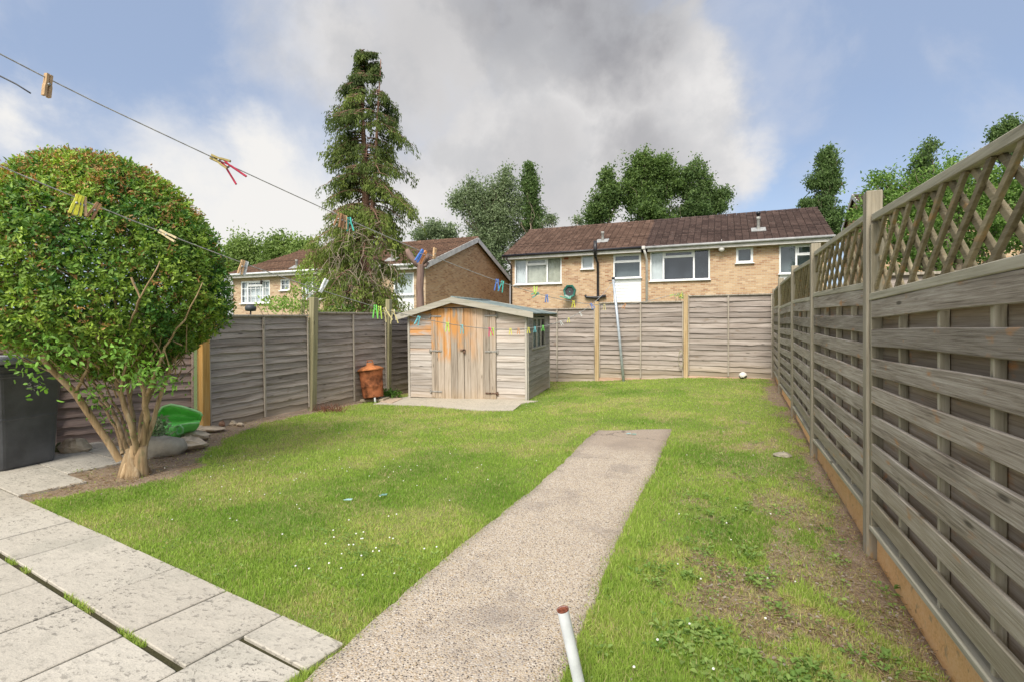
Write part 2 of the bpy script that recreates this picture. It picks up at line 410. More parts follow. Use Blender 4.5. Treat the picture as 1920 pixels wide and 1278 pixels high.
greyroom = simple('frosted_interior', (.17, .20, .21), .7, .1, 2)
def glass_mat():
    m, t, b = newmat('window_glass')
    for n_ in list(t.nodes): t.nodes.remove(n_)
    gl = nd(t, 'ShaderNodeBsdfGlossy', i_Roughness=.02); gl.inputs['Color'].default_value = (.85, .9, .95, 1)
    tr = nd(t, 'ShaderNodeBsdfTransparent'); tr.inputs['Color'].default_value = (.86, .9, .9, 1)
    mx = nd(t, 'ShaderNodeMixShader'); mx.inputs[0].default_value = .07; out = nd(t, 'ShaderNodeOutputMaterial')
    t.links.new(tr.outputs[0], mx.inputs[1]); t.links.new(gl.outputs[0], mx.inputs[2]); t.links.new(mx.outputs[0], out.inputs[0]); return m
glass = glass_mat()

def foliage(name, transl=.35, rough=.55, spec=.35):
    m, t, b = newmat(name)
    at = nd(t, 'ShaderNodeAttribute', attribute_name='Col')
    t.links.new(at.outputs['Color'], b.inputs['Base Color']); b.inputs['Roughness'].default_value = rough; b.inputs['Specular IOR Level'].default_value = spec
    tl = nd(t, 'ShaderNodeBsdfTranslucent'); hs = nd(t, 'ShaderNodeHueSaturation', i_Value=1.25, i_Saturation=1.1); t.links.new(at.outputs['Color'], hs.inputs['Color'])
    t.links.new(hs.outputs[0], tl.inputs['Color'])
    mx = nd(t, 'ShaderNodeMixShader'); mx.inputs[0].default_value = transl; out = t.nodes['Material Output']
    t.links.new(b.outputs[0], mx.inputs[1]); t.links.new(tl.outputs[0], mx.inputs[2]); t.links.new(mx.outputs[0], out.inputs[0]); return m
leaf_m = foliage('leaves', .42, .6, .25); grass_m = foliage('grass_blades', .45, .7, .15); shrub_m = foliage('glossy_leaves', .30, .48, .32)
bark = wood('bark', ((.10, .075, .055), (.19, .15, .11), (.28, .235, .18)), 2, streak=18, bump=.9)
bark_tan = wood('shrub_bark', ((.13, .085, .045), (.32, .22, .12), (.50, .39, .25)), 2, stain=(.12, .12, .06), stain_amt=.1, streak=26, bump=1.2)
bark_red = wood('red_brown_bark', ((.12, .06, .04), (.22, .125, .09), (.30, .19, .14)), 2, streak=24, bump=.9)
twig_m = simple('dead_twigs', (.34, .28, .21), .9, .2, 10)

def attr_ground():
    m, t, b = newmat('soil_and_turf')
    at = nd(t, 'ShaderNodeAttribute', attribute_name='Col'); co = nd(t, 'ShaderNodeTexCoord').outputs['Object']
    n_ = noise(t, co, 90, 5, .7); n2_ = noise(t, co, 14, 4, .6)
    v = mth(t, 'ADD', mth(t, 'MULTIPLY', n_.outputs['Fac'], 1.1), mth(t, 'MULTIPLY', n2_.outputs['Fac'], .5))
    sc_ = nd(t, 'ShaderNodeVectorMath', operation='SCALE'); t.links.new(at.outputs['Color'], sc_.inputs[0]); t.links.new(mth(t, 'ADD', v, .2), sc_.inputs['Scale'])
    t.links.new(sc_.outputs[0], b.inputs['Base Color']); b.inputs['Roughness'].default_value = .95; b.inputs['Specular IOR Level'].default_value = .1
    bp = nd(t, 'ShaderNodeBump', i_Strength=.8, i_Distance=.02); t.links.new(n_.outputs['Fac'], bp.inputs['Height']); t.links.new(bp.outputs[0], b.inputs['Normal'])
    return m
ground_m = attr_ground()
def aggregate():
    m, t, b = newmat('exposed_aggregate')
    co = nd(t, 'ShaderNodeTexCoord').outputs['Object']
    vo = nd(t, 'ShaderNodeTexVoronoi'); vo.inputs['Scale'].default_value = 120; t.links.new(co, vo.inputs['Vector'])
    hs = nd(t, 'ShaderNodeSeparateColor'); t.links.new(vo.outputs['Color'], hs.inputs[0])
    cr = nd(t, 'ShaderNodeValToRGB'); cr.color_ramp.interpolation = 'CONSTANT'; t.links.new(hs.outputs[0], cr.inputs[0]); e = cr.color_ramp.elements
    pal = [(0, (.09, .075, .065)), (.12, (.27, .21, .155)), (.30, (.43, .35, .25)), (.48, (.36, .265, .155)), (.62, (.47, .405, .325)), (.80, (.28, .25, .225)), (.92, (.58, .53, .46))]
    e[0].position = 0; e[0].color = (*pal[0][1], 1); e[1].position = pal[1][0]; e[1].color = (*pal[1][1], 1)
    for p, c_ in pal[2:]: k = e.new(p); k.color = (*c_, 1)
    c_ = mixc(t, smooth(t, vo.outputs['Distance'], .38, .62, 0, 1), cr.outputs[0], (.45, .38, .30))
    n_ = noise(t, co, 1.7, 6, .65); n2_ = noise(t, co, 9, 5, .7)
    c_ = mixc(t, smooth(t, n_.outputs['Fac'], .48, .70, 0, .55), c_, (.20, .17, .15))
    c_ = mixc(t, smooth(t, n2_.outputs['Fac'], .58, .72, 0, .5), c_, (.23, .20, .17))
    # the far, older end of the path is browner
    sx = nd(t, 'ShaderNodeSeparateXYZ'); t.links.new(co, sx.inputs[0])
    yy = mth(t, 'ADD', sx.outputs['Y'], mth(t, 'MULTIPLY', n_.outputs['Fac'], 1.2))
    c_ = mixc(t, smooth(t, yy, 5.6, 6.6, 0, .55), c_, (.27, .21, .16))
    # hairline cracks
    wv = nd(t, 'ShaderNodeTexVoronoi', feature='DISTANCE_TO_EDGE'); mp = nd(t, 'ShaderNodeMapping'); mp.inputs['Scale'].default_value = (.5, 1.1, 1)
    wd = nd(t, 'ShaderNodeVectorMath', operation='MULTIPLY_ADD'); t.links.new(n2_.outputs['Color'], wd.inputs[0]); wd.inputs[1].default_value = (.35, .35, 0); t.links.new(co, wd.inputs[2])
    t.links.new(wd.outputs[0], mp.inputs[0]); t.links.new(mp.outputs[0], wv.inputs['Vector']); wv.inputs['Scale'].default_value = 1.0
    ck = mth(t, 'MULTIPLY', smooth(t, wv.outputs['Distance'], .002, .010, 1, 0), smooth(t, yy, 4.6, 6.2, 0, 1))
    c_ = mixc(t, mth(t, 'MULTIPLY', ck, .8), c_, (.07, .05, .04))
    t.links.new(c_, b.inputs['Base Color']); b.inputs['Roughness'].default_value = .85; b.inputs['Specular IOR Level'].default_value = .2
    bp = nd(t, 'ShaderNodeBump', i_Strength=.7, i_Distance=.006); bp.invert = True; t.links.new(vo.outputs['Distance'], bp.inputs['Height']); t.links.new(bp.outputs[0], b.inputs['Normal'])
    return m
agg_m = aggregate()
def slab_mat(name, base, warm):
    m, t, b = newmat(name)
    co = nd(t, 'ShaderNodeTexCoord').outputs['Object']; rnd = nd(t, 'ShaderNodeNewGeometry').outputs['Random Per Island']
    mp = nd(t, 'ShaderNodeMapping'); mp.inputs['Scale'].default_value = (1, 1.7, 1); mp.inputs['Rotation'].default_value = (0, 0, R(-8)); t.links.new(co, mp.inputs[0])
    n_ = noise(t, mp.outputs[0], 7, 7, .68); n2_ = noise(t, mp.outputs[0], 26, 6, .72, .4); n3_ = noise(t, co, 1.5, 4, .6); n4_ = noise(t, co, 140, 4, .7)
    c_ = mixc(t, rnd, base, warm)
    n5_ = noise(t, co, 2.3, 5, .65); c_ = mixc(t, smooth(t, n5_.outputs['Fac'], .5, .68, 0, .4), c_, (.30, .285, .235))
    c_ = mixc(t, smooth(t, n_.outputs['Fac'], .42, .75, 0, .32), c_, tuple(x_*.6 for x_ in base))
    spk = mth(t, 'MULTIPLY', smooth(t, n2_.outputs['Fac'], .56, .60, 0, 1), smooth(t, n3_.outputs['Fac'], .38, .6, .35, 1))
    c_ = mixc(t, mth(t, 'MULTIPLY', spk, .8), c_, (.11, .10, .085))
    n6_ = noise(t, co, 75, 3, .6); c_ = mixc(t, mth(t, 'MULTIPLY', smooth(t, n6_.outputs['Fac'], .60, .66, 0, .7), smooth(t, n3_.outputs['Fac'], .45, .6, .1, 1)), c_, (.10, .09, .075))
    c_ = mixc(t, smooth(t, n4_.outputs['Fac'], .48, .72, 0, .5), c_, (.24, .22, .19))
    t.links.new(c_, b.inputs['Base Color']); b.inputs['Roughness'].default_value = .85; b.inputs['Specular IOR Level'].default_value = .2
    h_ = mth(t, 'ADD', n2_.outputs['Fac'], mth(t, 'MULTIPLY', n_.outputs['Fac'], 1.5))
    bp = nd(t, 'ShaderNodeBump', i_Strength=.45, i_Distance=.01); t.links.new(h_, bp.inputs['Height']); t.links.new(bp.outputs[0], b.inputs['Normal'])
    return m
slab_m = slab_mat('riven_slab', (.42, .38, .315), (.49, .45, .38)); slab_pad = slab_mat('pad_concrete', (.44, .39, .30), (.47, .42, .34))
stone_m = simple('rockery_stone', (.52, .42, .30), .9, .3, 5, bump=.8, bscale=30); stone_g = simple('grey_stone', (.36, .32, .25), .9, .25, 5, bump=.8, bscale=30)
rust = simple('rust', (.27, .095, .04), .85, .5, 5, spec=.2, bump=.5, bscale=50)
bin_m = simple('black_bin_plastic', (.085, .088, .094), .42, .2, 3, spec=.5, bump=.15, bscale=90)
green_pl = simple('green_plastic', (.20, .72, .14), .4, .12, 5, spec=.45)
galv = simple('galvanised_steel', (.42, .46, .50), .38, .12, 12, spec=.5, metal=.2)
white_pipe = simple('painted_pipe', (.62, .65, .67), .4, .1, 10, spec=.5)
cord_m = simple('clothes_line_cord', (.40, .39, .36), .6, .2, 40)
soil_dark = simple('moss_joint', (.09, .075, .04), .95, .4, 12)
# ------------------------------------------------------------------ setting: ground, path, patio, pad
PA = R(8.4); P0 = np.array([-1.445, 1.724]); AU = np.array([-math.cos(PA), math.sin(PA)]); AV = np.array([math.sin(PA), math.cos(PA)])
def patio_uv(x, y):
    dx = np.asarray(x)-P0[0]; dy = np.asarray(y)-P0[1]
    return dx*AU[0]+dy*AU[1], dx*AV[0]+dy*AV[1]
def patio_xy(u, v): return (P0[0]+u*AU[0]+v*AV[0], P0[1]+u*AU[1]+v*AV[1])
def path_l(y): return -1.455+.02*np.sin(np.asarray(y)*1.7)+.05*(fbm(np.asarray(y), 0*np.asarray(y), 2.2, 5)-.5)
def path_r(y): return -.565+.02*np.sin(np.asarray(y)*1.1+1)-.04*np.clip((np.asarray(y)-4.5)/3, 0, 1)+.05*(fbm(np.asarray(y), 0*np.asarray(y), 2.6, 9)-.5)
def yend(x): return 6.50+.36*(np.asarray(x)+1.45)/.85+.05*(fbm(x, np.asarray(x)*0, 4, 3)-.5)
def in_path(x, y, g=0.0):
    return (y < yend(x)-g) & (x > path_l(y)+g) & (x < path_r(y)-g)
def in_patio(x, y, g=0.0):
    u, v = patio_uv(x, y)
    return ((v < -g) & (u > 0) & (x < path_l(y))) | ((u > 3.76+g) & (v >= -g) & (v < .47-g)) | ((u > 4.2+g) & (v >= .3) & (v < 1.22-g)) 
PAD = [G(700, 757.5), G(752, 746), G(775, 742), G(1010, 752), G(978, 757), G(962, 770), G(900, 770), G(800, 761)]
PADXY = np.array([(p.x, p.y) for p in PAD])
def in_poly(x, y, P):
    x = np.asarray(x); y = np.asarray(y); r = np.zeros(x.shape, bool); n = len(P); j = n-1
    for i in range(n):
        xi, yi = P[i]; xj, yj = P[j]
        r ^= ((yi > y) != (yj > y)) & (x < (xj-xi)*(y-yi)/(yj-yi+1e-12)+xi); j = i
    return r
SH_TH = R(6.4); SHO = G(768, 745.5)      # shed front left corner
SHW, SHD = 2.42, 2.0
SHX = Vector((math.cos(SH_TH), math.sin(SH_TH), 0)); SHY = Vector((-math.sin(SH_TH), math.cos(SH_TH), 0))
SHED = [SHO+SHX*a+SHY*b for a, b in ((-.02, -.02), (SHW+.02, -.02), (SHW+.02, SHD+.02), (-.02, SHD+.02))]
SHEDXY = np.array([(p.x, p.y) for p in SHED])
FR = [(.9, -1.0), (.9, 1.72), (.9, 3.86), (.9, 5.99), (.965, 8.12), (1.0, 10.25), (1.09, 12.42)]   # right fence line
def frx(y): return np.interp(y, [p[1] for p in FR], [p[0] for p in FR])
BED = np.array([(2.0, -5.0), (2.55, -4.62), (3.3, -4.5), (4.0, -5.2), (4.6, -5.62), (5.3, -5.98), (6.7, -6.12), (8.0, -6.05), (8.7, -5.9), (9.0, -6.2), (12.4, -6.4)])
def soilf(x, y):
    x = np.asarray(x, float); y = np.asarray(y, float)
    w = fbm(x, y, 2.3, 21); w2 = fbm(x, y, 5.5, 33); w3 = fbm(x, y, .9, 41)
    s = np.clip((x-(frx(y)-.24-.14*np.clip((5-y)/3, 0, 1))-(w-.5)*.7)/.16, 0, 1)
    bx = np.interp(y, BED[:, 0], BED[:, 1])
    s = np.maximum(s, np.clip((bx-x+(w2-.5)*.3)/.1, 0, 1))
    s = np.maximum(s, np.clip(1-(np.hypot(x+4.9, y-2.95)-.30-(w2-.5)*.2)/.15, 0, 1))
    # worn patches right of the path
    m = np.clip((x-path_r(np.clip(y, 0, 7))-.15)/.3, 0, 1)*np.clip((6.3-y)/2.2, 0, 1)
    s = np.maximum(s, m*np.clip((fbm(x, y, 2.6, 55)*.6+w2*.4-.520)/.07, 0, 1)*.82)
    m = np.clip((x+.2)/.5, 0, 1)*np.clip((9-y)/1, 0, 1)
    s = np.maximum(s, m*np.clip((w2-.62)/.06, 0, 1)*.7)
    s = np.maximum(s, np.clip((y-12.28+(w2-.5)*.25)/.06, 0, 1))
    return s
def dryf(x, y):      # yellowed turf
    a = fbm(x, y, 1.3, 61); b = fbm(x, y, 4.0, 71)
    d = np.clip((a*.65+b*.35-.50)/.13, 0, 1)
    return np.clip(d*.8+.25*np.clip((np.asarray(x)+1.0)/1.6, 0, 1)*np.clip((b-.42)/.15, 0, 1), 0, 1)

def axis_pts(a, b, step, far):
    core = np.arange(a, b+1e-6, step); o = []; s = step; p = b
    while p < far: s *= 1.35; p += s; o.append(p)
    q = []; s = step; p = a
    while p > -far: s *= 1.35; p -= s; q.append(p)
    return np.array(q[::-1]+list(core)+o)
gx = axis_pts(-7.4, 1.4, .05, 900); gy = axis_pts(.8, 12.9, .05, 900)
XX, YY = np.meshgrid(gx, gy); ZZ = zg(XX, YY)
hid = in_path(XX, YY, .02) | in_patio(XX, YY, .02) | in_poly(XX, YY, PADXY)
soil = soilf(XX, YY); 
pat = in_patio(XX, YY, .02)
ZZ = ZZ-.035*(hid&~pat)-.004*pat-.012*soil*(~hid)+.02*(fbm(XX, YY, 3, 77)-.5)*(~hid)
inside = (XX > -7.2) & (XX < 1.2) & (YY < 12.6)
c_soil = np.array([.25, .18, .125]); c_turf = np.array([.19, .23, .06]); c_dry = np.array([.34, .28, .13]); c_moss = np.array([.065, .06, .03])
dr = dryf(XX, YY)[..., None]; so = soil[..., None]
cc = c_turf*(1-dr*.6)+c_dry*dr*.6; lite = fbm(XX, YY, 6, 88)[..., None]
cc = cc*(1-so)+(c_soil*(1-lite*.6)+np.array([.46, .36, .26])*lite*.6)*so
cc = np.where(hid[..., None], c_moss, cc); cc = np.where(inside[..., None], cc, np.array([.10, .13, .05]))
nxg, nyg = len(gx), len(gy); idx = np.arange(nxg*nyg).reshape(nyg, nxg)
fc = np.stack([idx[:-1, :-1], idx[:-1, 1:], idx[1:, 1:], idx[1:, :-1]], -1).reshape(-1, 4)
vv = np.stack([XX, YY, ZZ], -1).reshape(-1, 3)
gnd = np_mesh('ground', vv, fc, 4, ground_m, cols=cc.reshape(-1, 3), smooth=True); tag(gnd, kind='structure')

# path
ys = np.linspace(-1.5, 6.7, 138); us = np.linspace(0, 1, 14)
xl = path_l(ys)+.012*(rng.random(len(ys))-.5); xr = path_r(ys)+.012*(rng.random(len(ys))-.5)
PX = xl[:, None]*(1-us)+xr[:, None]*us; PY = np.repeat(ys[:, None], len(us), 1)
PY = -1.5+(PY+1.5)*(yend(PX[-1])[None, :]+1.5)/8.2
PZ = zg(PX, PY)+.014+.010*(fbm(PX, PY, 2.5, 5)-.5)
PZ[:, 0] -= .05; PZ[:, -1] -= .05; PZ[:, 1] = PZ[:, 2]; PX[:, 1] = PX[:, 0]+.008; PX[:, -2] = PX[:, -1]-.008; PZ[-1] -= .03
idx = np.arange(PX.size).reshape(PX.shape); fc = np.stack([idx[:-1, :-1], idx[:-1, 1:], idx[1:, 1:], idx[1:, :-1]], -1).reshape(-1, 4)
tag(np_mesh('path', np.stack([PX, PY, PZ], -1).reshape(-1, 3), fc, 4, agg_m, smooth=True), kind='structure')

# patio slabs
mb = MB()
def slab(u0, u1, v0, v1, g=.011, th=.05, z=.012):
    cx, cy = patio_xy((u0+u1)/2, (v0+v1)/2); r_ = random.uniform
    mb.box((cx, cy, z-th/2+r_(-.0025, .0025)), (u1-u0-g, v1-v0-g, th), (R(r_(-.4, .4)), R(r_(-.4, .4)), -PA+math.pi*0+R(r_(-.3, .3))), ch=.004)
us_ = [0, .43, .87, 1.35, 1.79, 2.24, 2.71, 3.2, 3.76, 4.2, 4.65, 5.1, 5.55, 6.0]
for i in range(len(us_)-1):
    a, b = us_[i], us_[i+1]
    if i == 0:
        slab(a+.01, b, -.20, 0); slab(a+.01, b, -.68, -.212); vs_ = [-.68, -1.13, -1.58, -2.03, -2.5]
    else:
        slab(a, b, -.43, 0); vs_ = [-.450, -.93, -1.38, -1.83, -2.3, -2.75]
    for k in range(len(vs_)-1): slab(a, b, vs_[k+1], vs_[k])
    if i >= 8: slab(a, b, 0, .46)
    if i >= 9: slab(a, b, .46, .92); slab(a, b, .92, 1.22)
tag(mb.build('patio', slab_m), kind='structure')

# concrete pad in front of the shed
mb = MB(); mb.prism([(p.x, p.y, p.z-.03) for p in PAD][::-1], (0, 0, .045)); tag(mb.build('shed_pad', slab_pad), kind='structure')

# ---- grass blades
def grass_points(n_try):
    # sample in polar-like fashion: density falls with the square of distance
    t = 1.35*np.exp(rng.random(n_try)*math.log(13.2/1.35)); px = rng.uniform(-60, 1990, n_try)
    p = (px-960)/F; x = t*(-SY+p*CY); y = t*(CY+p*SY)
    return x, y, t
def blades(n_try, hmul=1.0):
    x, y, t = grass_points(n_try)
    uu, vv_ = patio_uv(x, y); crack = (uu > .45) & (uu < 6) & (vv_ < -.428) & (vv_ > -.452) & (fbm(x, y, 3.5, 151) > .52)
    ok = (y < 12.33) & (x < frx(y)-.03) & (x > -6.4) & ~in_path(x, y, .055*rng.random(len(x))**2-.004) & (crack | ~in_patio(x, y, .03*rng.random(len(x))**2-.006)) & ~in_poly(x, y, PADXY) & ~in_poly(x, y, SHEDXY)
    keep = rng.random(len(x)) > soilf(x, y)*np.where(x > -.6, .88, .96)
    ok &= keep; x, y, t = x[ok], y[ok], t[ok]
    n = len(x); so = soilf(x, y); dr = dryf(x, y); tuft = fbm(x, y, 7, 99); big = fbm(x, y, 1.1, 101)
    # rank growth along the right edge of the path and the lawn corner
    edge = np.exp(-((x-path_r(np.clip(y, 0, 7))-.12)/.14)**2)*(y < 6)+np.exp(-((path_l(y)-x-.08)/.1)**2)*(y < 6.5)*.5
    rank = np.clip((x+.4)/.5, 0, 1)*np.clip((5.2-y)/2, 0, 1)
    h = (.015+.024*rng.random(n))*(0.62+.7*tuft)*(1+.55*edge+.35*rank*np.clip((tuft-.45)*6, 0, 1))*(1-.45*so)*hmul
    w = (.0016+.00085*t)*(.7+.6*rng.random(n))
    a = rng.random(n)*2*math.pi; lean = rng.normal(0, .75, n)*h+.25*h; la = a+rng.normal(0, 1.0, n)
    z = zg(x, y)-.004
    dx, dy = np.cos(a)*w/2, np.sin(a)*w/2; lx, ly = np.cos(la)*lean, np.sin(la)*lean
    hv = np.sqrt(np.maximum(h*h-lean*lean*.6, (h*.35)**2))
    P = np.empty((n, 5, 3), np.float32)
    P[:, 0] = np.stack([x-dx, y-dy, z], -1); P[:, 1] = np.stack([x+dx, y+dy, z], -1)
    P[:, 2] = np.stack([x+dx*.8+lx*.35, y+dy*.8+ly*.35, z+hv*.6], -1); P[:, 3] = np.stack([x-dx*.8+lx*.35, y-dy*.8+ly*.35, z+hv*.6], -1)
    P[:, 4] = np.stack([x+lx, y+ly, z+hv], -1)
    g0 = np.array([.255, .40, .06]); g1 = np.array([.46, .54, .14]); g2 = np.array([.16, .29, .045]); st = np.array([.55, .45, .25])
    r1 = rng.random(n); k = np.clip(.25+.9*(big-.35)+.5*(r1-.5)+.35*dr, 0, 1)[:, None]
    c = g0*(1-k)+g1*k
    dk = np.clip((.49-big)*3.0+.35*(rng.random(n)-.5), 0, .8)[:, None]; c = c*(1-dk)+g2*dk
    pst = .06+.34*dr+.35*so+.10*np.clip((x+.4)/.6, 0, 1); sel = rng.random(n) < pst
    mixv = rng.uniform(.55, 1, n)[:, None]; c = np.where(sel[:, None], c*(1-mixv)+st*mixv, c)
    c = c*rng.uniform(.8, 1.2, n)[:, None]
    return P.reshape(-1, 3), n, np.repeat(c, 5, 0)
P, n, c = blades(900000)
base = np.arange(n, dtype=np.int32)[:, None]*5
f = np.concatenate([base+np.array([0, 1, 2]), base+np.array([0, 2, 3]), base+np.array([3, 2, 4])], 0)
tag(np_mesh('lawn_grass', P, f, 3, grass_m, cols=c), 'short mown green grass with dry yellow patches over the whole lawn', 'grass', kind='stuff')

def leaves(name, C, Dv, Nv, ln, wd, cols, mat, parent=None, fold=.25, shape=.42):
    """many pointed leaves: centres C, direction Dv, normal Nv (arrays)"""
    n = len(C); Dv = Dv/np.linalg.norm(Dv, axis=1, keepdims=True)
    S = np.cross(Dv, Nv); S /= np.linalg.norm(S, axis=1, keepdims=True)+1e-9; U = np.cross(S, Dv)
    ln = np.broadcast_to(ln, (n,))[:, None]; wd = np.broadcast_to(wd, (n,))[:, None]
    P = np.empty((n, 6, 3), np.float32)
    P[:, 0] = C; P[:, 1] = C+Dv*ln*shape*.6+S*wd*.42+U*wd*fold; P[:, 2] = C+Dv*ln*.72+S*wd*.34+U*wd*fold*.7
    P[:, 3] = C+Dv*ln-U*ln*.08; P[:, 4] = C+Dv*ln*.72-S*wd*.34+U*wd*fold*.7; P[:, 5] = C+Dv*ln*shape*.6-S*wd*.42+U*wd*fold
    b_ = np.arange(n, dtype=np.int32)[:, None]*6
    f_ = np.concatenate([b_+np.array([0, 1, 2, 3]), b_+np.array([0, 3, 4, 5])], 0)
    return np_mesh(name, P.reshape(-1, 3), f_, 4, mat, parent, cols=np.repeat(cols, 6, 0))
def rvec(n):
    v = rng.normal(size=(n, 3)); return v/np.linalg.norm(v, axis=1, keepdims=True)

# broad-leaved weeds (dandelion, clover, creeping plants) in the lawn
def weeds():
    xs = []; ys = []; 
    x, y, t = grass_points(60000)
    ok = (y < 11) & (x < frx(y)-.05) & (x > -5.9) & ~in_path(x, y, -.01) & ~in_patio(x, y, -.02) & ~in_poly(x, y, PADXY) & ~in_poly(x, y, SHEDXY)
    m = fbm(x, y, 3.1, 131)*.6+fbm(x, y, 8, 137)*.4
    side = np.clip((x+.55)/.2, 0, 1)
    clov = np.exp(-(((x+2.0)/.45)**2+((y-2.45)/.35)**2))
    pr = side*np.clip((m-.50)/.08, 0, 1)*np.clip((6.5-y)/2.5, 0, 1)*.26+clov*.28+.010
    ok &= rng.random(len(x)) < pr*np.clip(3.2/t, .15, 1)**1
    x, y, t = x[ok], y[ok], t[ok]; n = len(x); k = 6
    a = np.repeat(rng.random(n)*6.283, k)+np.tile(np.arange(k)*6.283/k, n)+rng.normal(0, .25, n*k)
    X = np.repeat(x, k); Y = np.repeat(y, k); Tt = np.repeat(t, k)
    sz = np.repeat(.6+.8*rng.random(n), k)
    dist = rng.random(n*k)*.03*sz
    C = np.stack([X+np.cos(a)*dist, Y+np.sin(a)*dist, zg(X, Y)+.006+.025*rng.random(n*k)], -1)
    D_ = np.stack([np.cos(a), np.sin(a), rng.uniform(.05, .7, n*k)], -1)
    Nn = np.tile(np.array([0, 0, 1.0]), (n*k, 1))+rng.normal(0, .25, (n*k, 3))
    big = np.repeat((side[ok] > .5)*1.0, k)
    ln = (.011+.012*rng.random(n*k)*(.4+big))*sz
    c1 = np.array([.15, .26, .06]); c2 = np.array([.30, .40, .12]); r_ = np.repeat(rng.random(n), k)[:, None]
    cols = (c1*(1-r_)+c2*r_)*rng.uniform(.8, 1.2, (n*k, 1))
    return leaves('lawn_weeds', C, D_, Nn, ln, ln*.75, cols, grass_m, shape=.6)
tag(weeds(), 'low broad-leaved weeds and clover spreading through the worn turf', 'weeds', kind='stuff')

# white clover heads and daisies, straw litter, stone chips
def flowers():
    mb = MB(); pts = []
    for k in range(26): pts.append((random.gauss(-2.02, .28), random.gauss(2.42, .22), .006))
    for k in range(42): pts.append((random.gauss(-3.3, .8), random.gauss(3.7, .5), .005))
    for k in range(50): pts.append((random.uniform(-4.5, .6), random.uniform(2.2, 8.5), .005))
    for k in range(12): pts.append((random.uniform(-.45, .4), random.uniform(1.6, 4), .006))
    for x, y, r_ in pts:
        if in_path(np.array([x]), np.array([y]), -.02)[0] or in_patio(np.array([x]), np.array([y]), -.02)[0] or x > .85: continue
        z = float(zg(x, y))+random.uniform(.03, .05)
        mb.lathe([(0, -r_*.6), (r_*.8, -r_*.4), (r_, 0), (r_*.7, r_*.6), (0, r_*.8)], 7, (x, y, z))
    return mb.build('lawn_flowers', simple('clover_white', (.75, .74, .68), .8, .1, 50))
tag(flowers(), 'small white clover and daisy heads scattered over the lawn', 'flowers', kind='stuff')
def litter():
    n = 16000; x, y, t = grass_points(n*7)
    ok = (rng.random(len(x)) < soilf(x, y)*np.where(x < -3.5, 1.0, .8)) & (y < 12.3) & (x < frx(y)-.02) & (x > -6.4) & ~in_path(x, y) & ~in_patio(x, y) & ~in_poly(x, y, SHEDXY) & ~in_poly(x, y, PADXY)
    x, y = x[ok][:n], y[ok][:n]; n = len(x); a = rng.random(n)*6.283
    C = np.stack([x, y, zg(x, y)+.002+.012*rng.random(n)], -1); D_ = np.stack([np.cos(a), np.sin(a), rng.normal(0, .15, n)], -1)
    straw = rng.random(n) < .6
    ln = np.where(straw, .02+.06*rng.random(n), .008+.014*rng.random(n)); wd = np.where(straw, .003, ln*.8)
    c1 = np.array([.50, .39, .24]); c2 = np.array([.22, .13, .08]); c3 = np.array([.45, .40, .35]); r_ = rng.random(n)[:, None]
    cols = np.where(straw[:, None], c1*(.6+.6*r_), c2*(1-r_)+c3*r_)
    return leaves('ground_litter', C, D_, np.tile(np.array([0, 0, 1.0]), (n, 1))+rng.normal(0, .2, (n, 3)), ln, wd, cols, grass_m)
tag(litter(), 'dry straw, dead leaves and chips lying on the bare soil', 'leaf litter', kind='stuff')
# ------------------------------------------------------------------ fences
def basis_empty(parent, name_, a, b):
    pass
def at_local(o, parent, origin, ang):
    o.parent = parent; o.location = origin; o.rotation_euler = (0, 0, ang)

def lap_panel(root, w, h, origin, ang, mats, n=15, seed=0, battens=1, tilt=0.0, inverse=False):
    """overlapping waney boards between frame battens. Local x runs along the panel, -y faces the viewer side"""
    rr = random.Random(seed); mb = MB(); pitch = h/n
    segs = 26
    for k in range(n):
        z0 = h-(k+1)*pitch; vs = []; amp = rr.uniform(.002, .010); ph = rr.uniform(0, 9); fr = rr.uniform(2, 6)
        bumps = [(rr.uniform(0, w), rr.uniform(.004, .016)*rr.choice((1, 1, -1)), rr.uniform(.03, .12)) for _ in range(3)]
        th = .009
        for i in range(segs+1):
            x = w*i/segs
            e = amp*math.sin(fr*x+ph)+sum(b_*math.exp(-((x-a_)/s_)**2) for a_, b_, s_ in bumps)
            bow = .006*math.sin(fr*.8*x+ph*2)
            zb = z0-.014+e; zt = z0+pitch+.004
            yb = -.030+bow; yt = -.008
            vs += [(x, yb, zb), (x, yt, zt), (x, yb+th, zb), (x, yt+th, zt)]
        fs = []
        for i in range(segs):
            a = i*4; b = a+4
            fs += [(a, b, b+1, a+1), (a+2, a+3, b+3, b+2), (a, a+2, b+2, b)]
        mb.add(vs, fs)
    p = mb.build('fence_panel', mats[0]); at_local(p, root, origin, ang)
    if tilt: p.rotation_euler = (0, tilt, ang)
    fb = MB(); t_ = .022
    fb.box((w/2, -.034, h+.004), (w, .05, .03), ch=.003)
    for x in [t_/2+.004, w-t_/2-.004]: fb.box((x, -.045, h/2-.008), (t_, .022, h-.02), ch=.003)
    f_ = fb.build('frame', mats[1], p)
    for j in range(battens):
        x = w*(j+1)/(battens+1)+rr.uniform(-.02, .02)
        q = MB(); q.box((x, -.0465, h/2-.008), (.032, .024, h-.02), ch=.003); q.build('batten', mats[1], p)
    return p
batten_w = wood('batten_wood', ((.17, .14, .11), (.30, .26, .21), (.42, .375, .31)), 2, streak=45)
def post(root, x, y, z0, z1, sz, mat, ang=0, name='fence_post', label=None, cap=.0, lean=(0, 0)):
    mb = MB(); h = z1-z0+.35; 
    mb.box((0, 0, h/2-.35), (sz, sz, h), ch=.005)
    if cap: 
        mb.box((0, 0, h-.35+.009), (sz+cap, sz+cap, .016), ch=.004)
    o = mb.build(name, mat, root, (x, y, z0), (lean[0], lean[1], ang))
    if label: o['label'] = label
    return o

